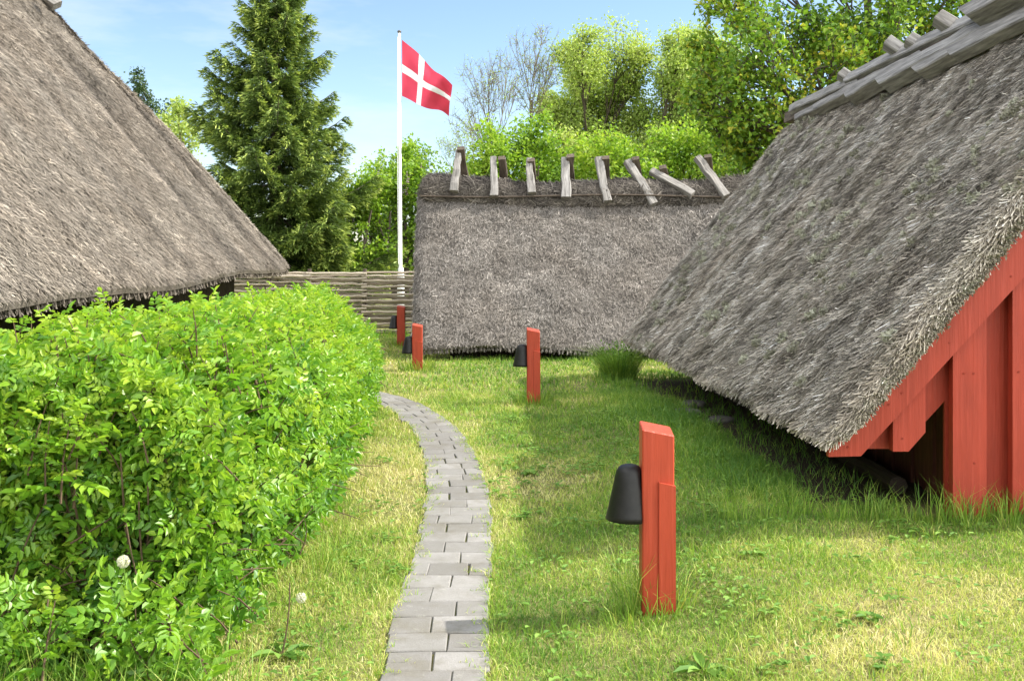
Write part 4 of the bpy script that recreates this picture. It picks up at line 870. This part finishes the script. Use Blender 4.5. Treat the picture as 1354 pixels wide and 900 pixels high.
# ------------------------------------------------------------------ small plants and stones
def weed(name, p, n, L, label, cat, leafm=M_weed, flat=.5, stalk=None, wr=.38):
    base = np.array([p[0], p[1], g1(*p)]); th = thing(name, base, label, cat); m = MB()
    az = np.arange(n) * 2.4 + g.normal(0, .2, n); el = g.uniform(.15, flat, n); ax = np.stack([np.cos(az) * np.cos(el), np.sin(az) * np.cos(el), np.sin(el)], -1); up = unit(np.array([0, 0, 1.]) - ax * ax[:, 2:3])
    leaf6(m, np.repeat(base[None], n, 0) + ax * .015 + np.array([0, 0, .01]), ax, up, L * g.uniform(.6, 1.1, n), L * wr * g.uniform(.8, 1.1, n), g.random(n), .15, .3); m.build('leaf_rosette', leafm, th)
    if stalk: m = MB(); tube(m, curve(base, base + np.array(stalk), np.array([.02, 0, 0]), 6), [.004, .004, .0035, .003, .003, .0025], 5, cap=True); m.build('stalk', M_cane, th)
    return th
def gpt(px, py):
    d = CAMZ * F_PX / (py - HY)
    for _ in range(6): d = (CAMZ - g1((px - CX) / F_PX * d, d)) * F_PX / (py - HY)
    return ((px - CX) / F_PX * d, d)
weed('dock_plant', gpt(372, 868), 7, .13, 'broad-leaved weed with a tall thin brown stalk by the near hedge foot', 'weed', stalk=(.03, .02, .30))
weed('plantain', gpt(930, 890), 9, .12, 'broad-leaved rosette in the grass in front of the nearest bollard lamp', 'weed')
weed('clover_clump', gpt(700, 628), 16, .07, 'small leafy green weed on the lawn left of the shadow edge', 'weed', wr=.8)
weed('clover_clump', gpt(878, 712), 14, .05, 'small weed patch at the shadow edge right of the nearest bollard lamp', 'weed', wr=.8)
weed('clover_clump', gpt(1150, 820), 12, .05, 'small weed in the open lawn before the red gable', 'weed', wr=.8)
def dandelion(top, label):
    base = np.array([top[0] + .02, top[1] + .03, g1(top[0], top[1])]); th = thing('dandelion', base, label, 'dandelion', 'white dandelion clocks by the hedge'); m = MB()
    tube(m, curve(base, np.array(top), np.array([.01, 0, .02]), 7), .0028, 5); m.build('stem', M_weed, th)
    n = 150; d_ = unit(g.normal(0, 1, (n, 3))); m = MB(); r = .019; c = np.array(top)
    for k in range(3):
        a_ = unit(np.cross(d_, g.normal(0, 1, (n, 3)))); leaf4(m, c + d_ * r * g.uniform(.75, 1, n)[:, None], unit(a_ + d_ * .5), d_, np.full(n, .011), np.full(n, .004), g.random(n))
    an = g.random(8); tube(m, [c - (0, 0, .004), c, c + (0, 0, .004)], [.003, .006, .003], 6, cap=True); m.build('seed_head', M_seed, th)
dandelion(at(163, 742, 3.62), 'white dandelion clock among the hedge stems and long grass'); dandelion(at(398, 790, 4.35), 'white dandelion clock on the dry lawn between hedge and path')
def stone(p, s, label, seed):
    gg = np.random.default_rng(seed); m = MB(); nu_, nv_ = 12, 8; V = []
    for i_ in range(nv_):
        ph = PI * (i_ + .0) / (nv_ - 1)
        for j_ in range(nu_):
            t = 2 * PI * j_ / nu_; V.append((math.sin(ph) * math.cos(t), math.sin(ph) * math.sin(t), math.cos(ph)))
    V = np.array(V); V = V * (1 + .28 * fbm(V * 1.3 + seed, 2, seed))[:, None]; V = np.sign(V) * np.abs(V) ** .8 * np.array(s); base = np.array([p[0], p[1], g1(*p) + s[2] * .35])
    i_ = np.arange(nv_ - 1)[:, None] * nu_; j_ = np.arange(nu_)[None]; F_ = np.stack([i_ + j_, i_ + nu_ + j_, i_ + nu_ + (j_ + 1) % nu_, i_ + (j_ + 1) % nu_], -1).reshape(-1, 4)
    m.add(V + base, F_); tag(m.build('stone', M_stone, smooth=True, origin=base), label, 'stone', 'flat stones under the eave of the lichened house')
stone((1.74, 9.8), (.16, .12, .03), 'flat grey field stone lying just outside the low eave', 1)
stone((1.95, 9.1), (.13, .12, .035), 'dark flat stone deep under the eave, nearest to the gable', 2)
stone((1.93, 10.4), (.13, .15, .05), 'rounded dark stone under the eave, farthest from the gable', 3)
# tuft-like broom shrub at the far corner of the lichened house
p = np.array([*bx(818, 13.3), 0]); p[2] = g1(p[0], p[1]); th = thing('broom_shrub', p, 'small twiggy dark green shrub at the far corner of the lichened house', 'shrub'); m = MB(); n = 1500
a_ = g.random(n) * 2 * PI; q = .20 * g.random(n); x, y = p[0] + q * np.cos(a_), p[1] + q * np.sin(a_)
blades(m, x, y, g.uniform(.08, .60, n), np.full(n, .006), g.uniform(.1, 1.4, n), np.clip(.22 + g.normal(0, .2, n), 0, .9), az=a_); m.build('stems', M_grass, th)
n = 700; q = g.random(n); a_ = g.random(n) * 2 * PI; P = p + np.stack([np.cos(a_) * .26 * np.sqrt(g.random(n)), np.sin(a_) * .26 * np.sqrt(g.random(n)), (.03 + .5 * q) * g.uniform(.4, 1., n)], -1); ax = unit(g.normal(0, 1, (n, 3)) + (0, 0, .5)); up = unit(np.cross(ax, g.normal(0, 1, (n, 3)))); m = MB()
leaf4(m, P, ax, up, np.full(n, .05), np.full(n, .025), g.uniform(0, .8, n)); m.build('leaves', M_weed, th)

# ------------------------------------------------------------------ sky, sun, camera
SUN_EL = math.radians(44.5); sdir = Vector((.985, .12, 0)).normalized() * math.cos(SUN_EL) + Vector((0, 0, math.sin(SUN_EL)))
w = bpy.data.worlds.new('World'); bpy.context.scene.world = w; w.use_nodes = True; nt = w.node_tree; nt.nodes.clear(); n = N(nt)
sky = n.node('ShaderNodeTexSky', sky_type='NISHITA', sun_disc=False); sky.sun_elevation = SUN_EL; sky.sun_rotation = math.atan2(.985, .12); sky.air_density = 1.0; sky.dust_density = .15; sky.ozone_density = 1.8; sky.altitude = 20
tc = n.node('ShaderNodeTexCoord').outputs['Generated']
c1 = n.noise(n.mapped(tc, (1.6, 1.6, 6.5)), 1.7, 6, .62); c2 = n.noise(n.mapped(tc, (1, 1, 2.2)), .9, 3, .5)
fac = n.math('MULTIPLY', n.rng(c1, .48, .80, 0, .6), n.rng(c2, .38, .62, .25, 1.))
col = n.mix(fac, sky.outputs[0], (5.2, 5.4, 5.7, 1))
sep = n.node('ShaderNodeSeparateXYZ'); nt.links.new(tc, sep.inputs[0])
behind = n.math('MAXIMUM', n.rng(sep.outputs[1], .35, -.05), n.rng(sep.outputs[2], .62, .85))     # added bright clouds, out of view overhead and behind the camera, as fill light
cover = n.rng(n.noise(tc, 1.6, 6, .6), .40, .52); col = n.mix(n.math('MULTIPLY', behind, n.math('MULTIPLY', cover, .9)), col, (19, 19, 18.6, 1))
bg = n.node('ShaderNodeBackground'); n.set(bg.inputs[0], col); bg.inputs[1].default_value = .08
out = n.node('ShaderNodeOutputWorld'); nt.links.new(bg.outputs[0], out.inputs[0])
sl = bpy.data.lights.new('sun', 'SUN'); sl.energy = 3.0; sl.angle = math.radians(.53); sl.color = (1., .955, .87)
so = bpy.data.objects.new('sun', sl); C.objects.link(so); so.rotation_euler = sdir.to_track_quat('Z', 'Y').to_euler(); so.location = (20, 0, 30)
cam = bpy.data.cameras.new('camera'); co = bpy.data.objects.new('camera', cam); C.objects.link(co)
co.location = (0, 0, CAMZ); co.rotation_euler = (PI / 2, 0, 0); cam.sensor_width = 36; cam.lens = F_PX / 1354 * 36; cam.shift_y = -110 / 1354; cam.clip_end = 3000; cam.clip_start = .05
sc = bpy.context.scene; sc.camera = co
sc.view_settings.view_transform = 'Standard'; sc.view_settings.look = 'None'; sc.view_settings.gamma = 1; sc.view_settings.use_curve_mapping = False; sc.view_settings.exposure = 1.5
sc.cycles.max_bounces = 7; sc.cycles.transmission_bounces = 4; sc.cycles.diffuse_bounces = 4; sc.cycles.use_denoising = True
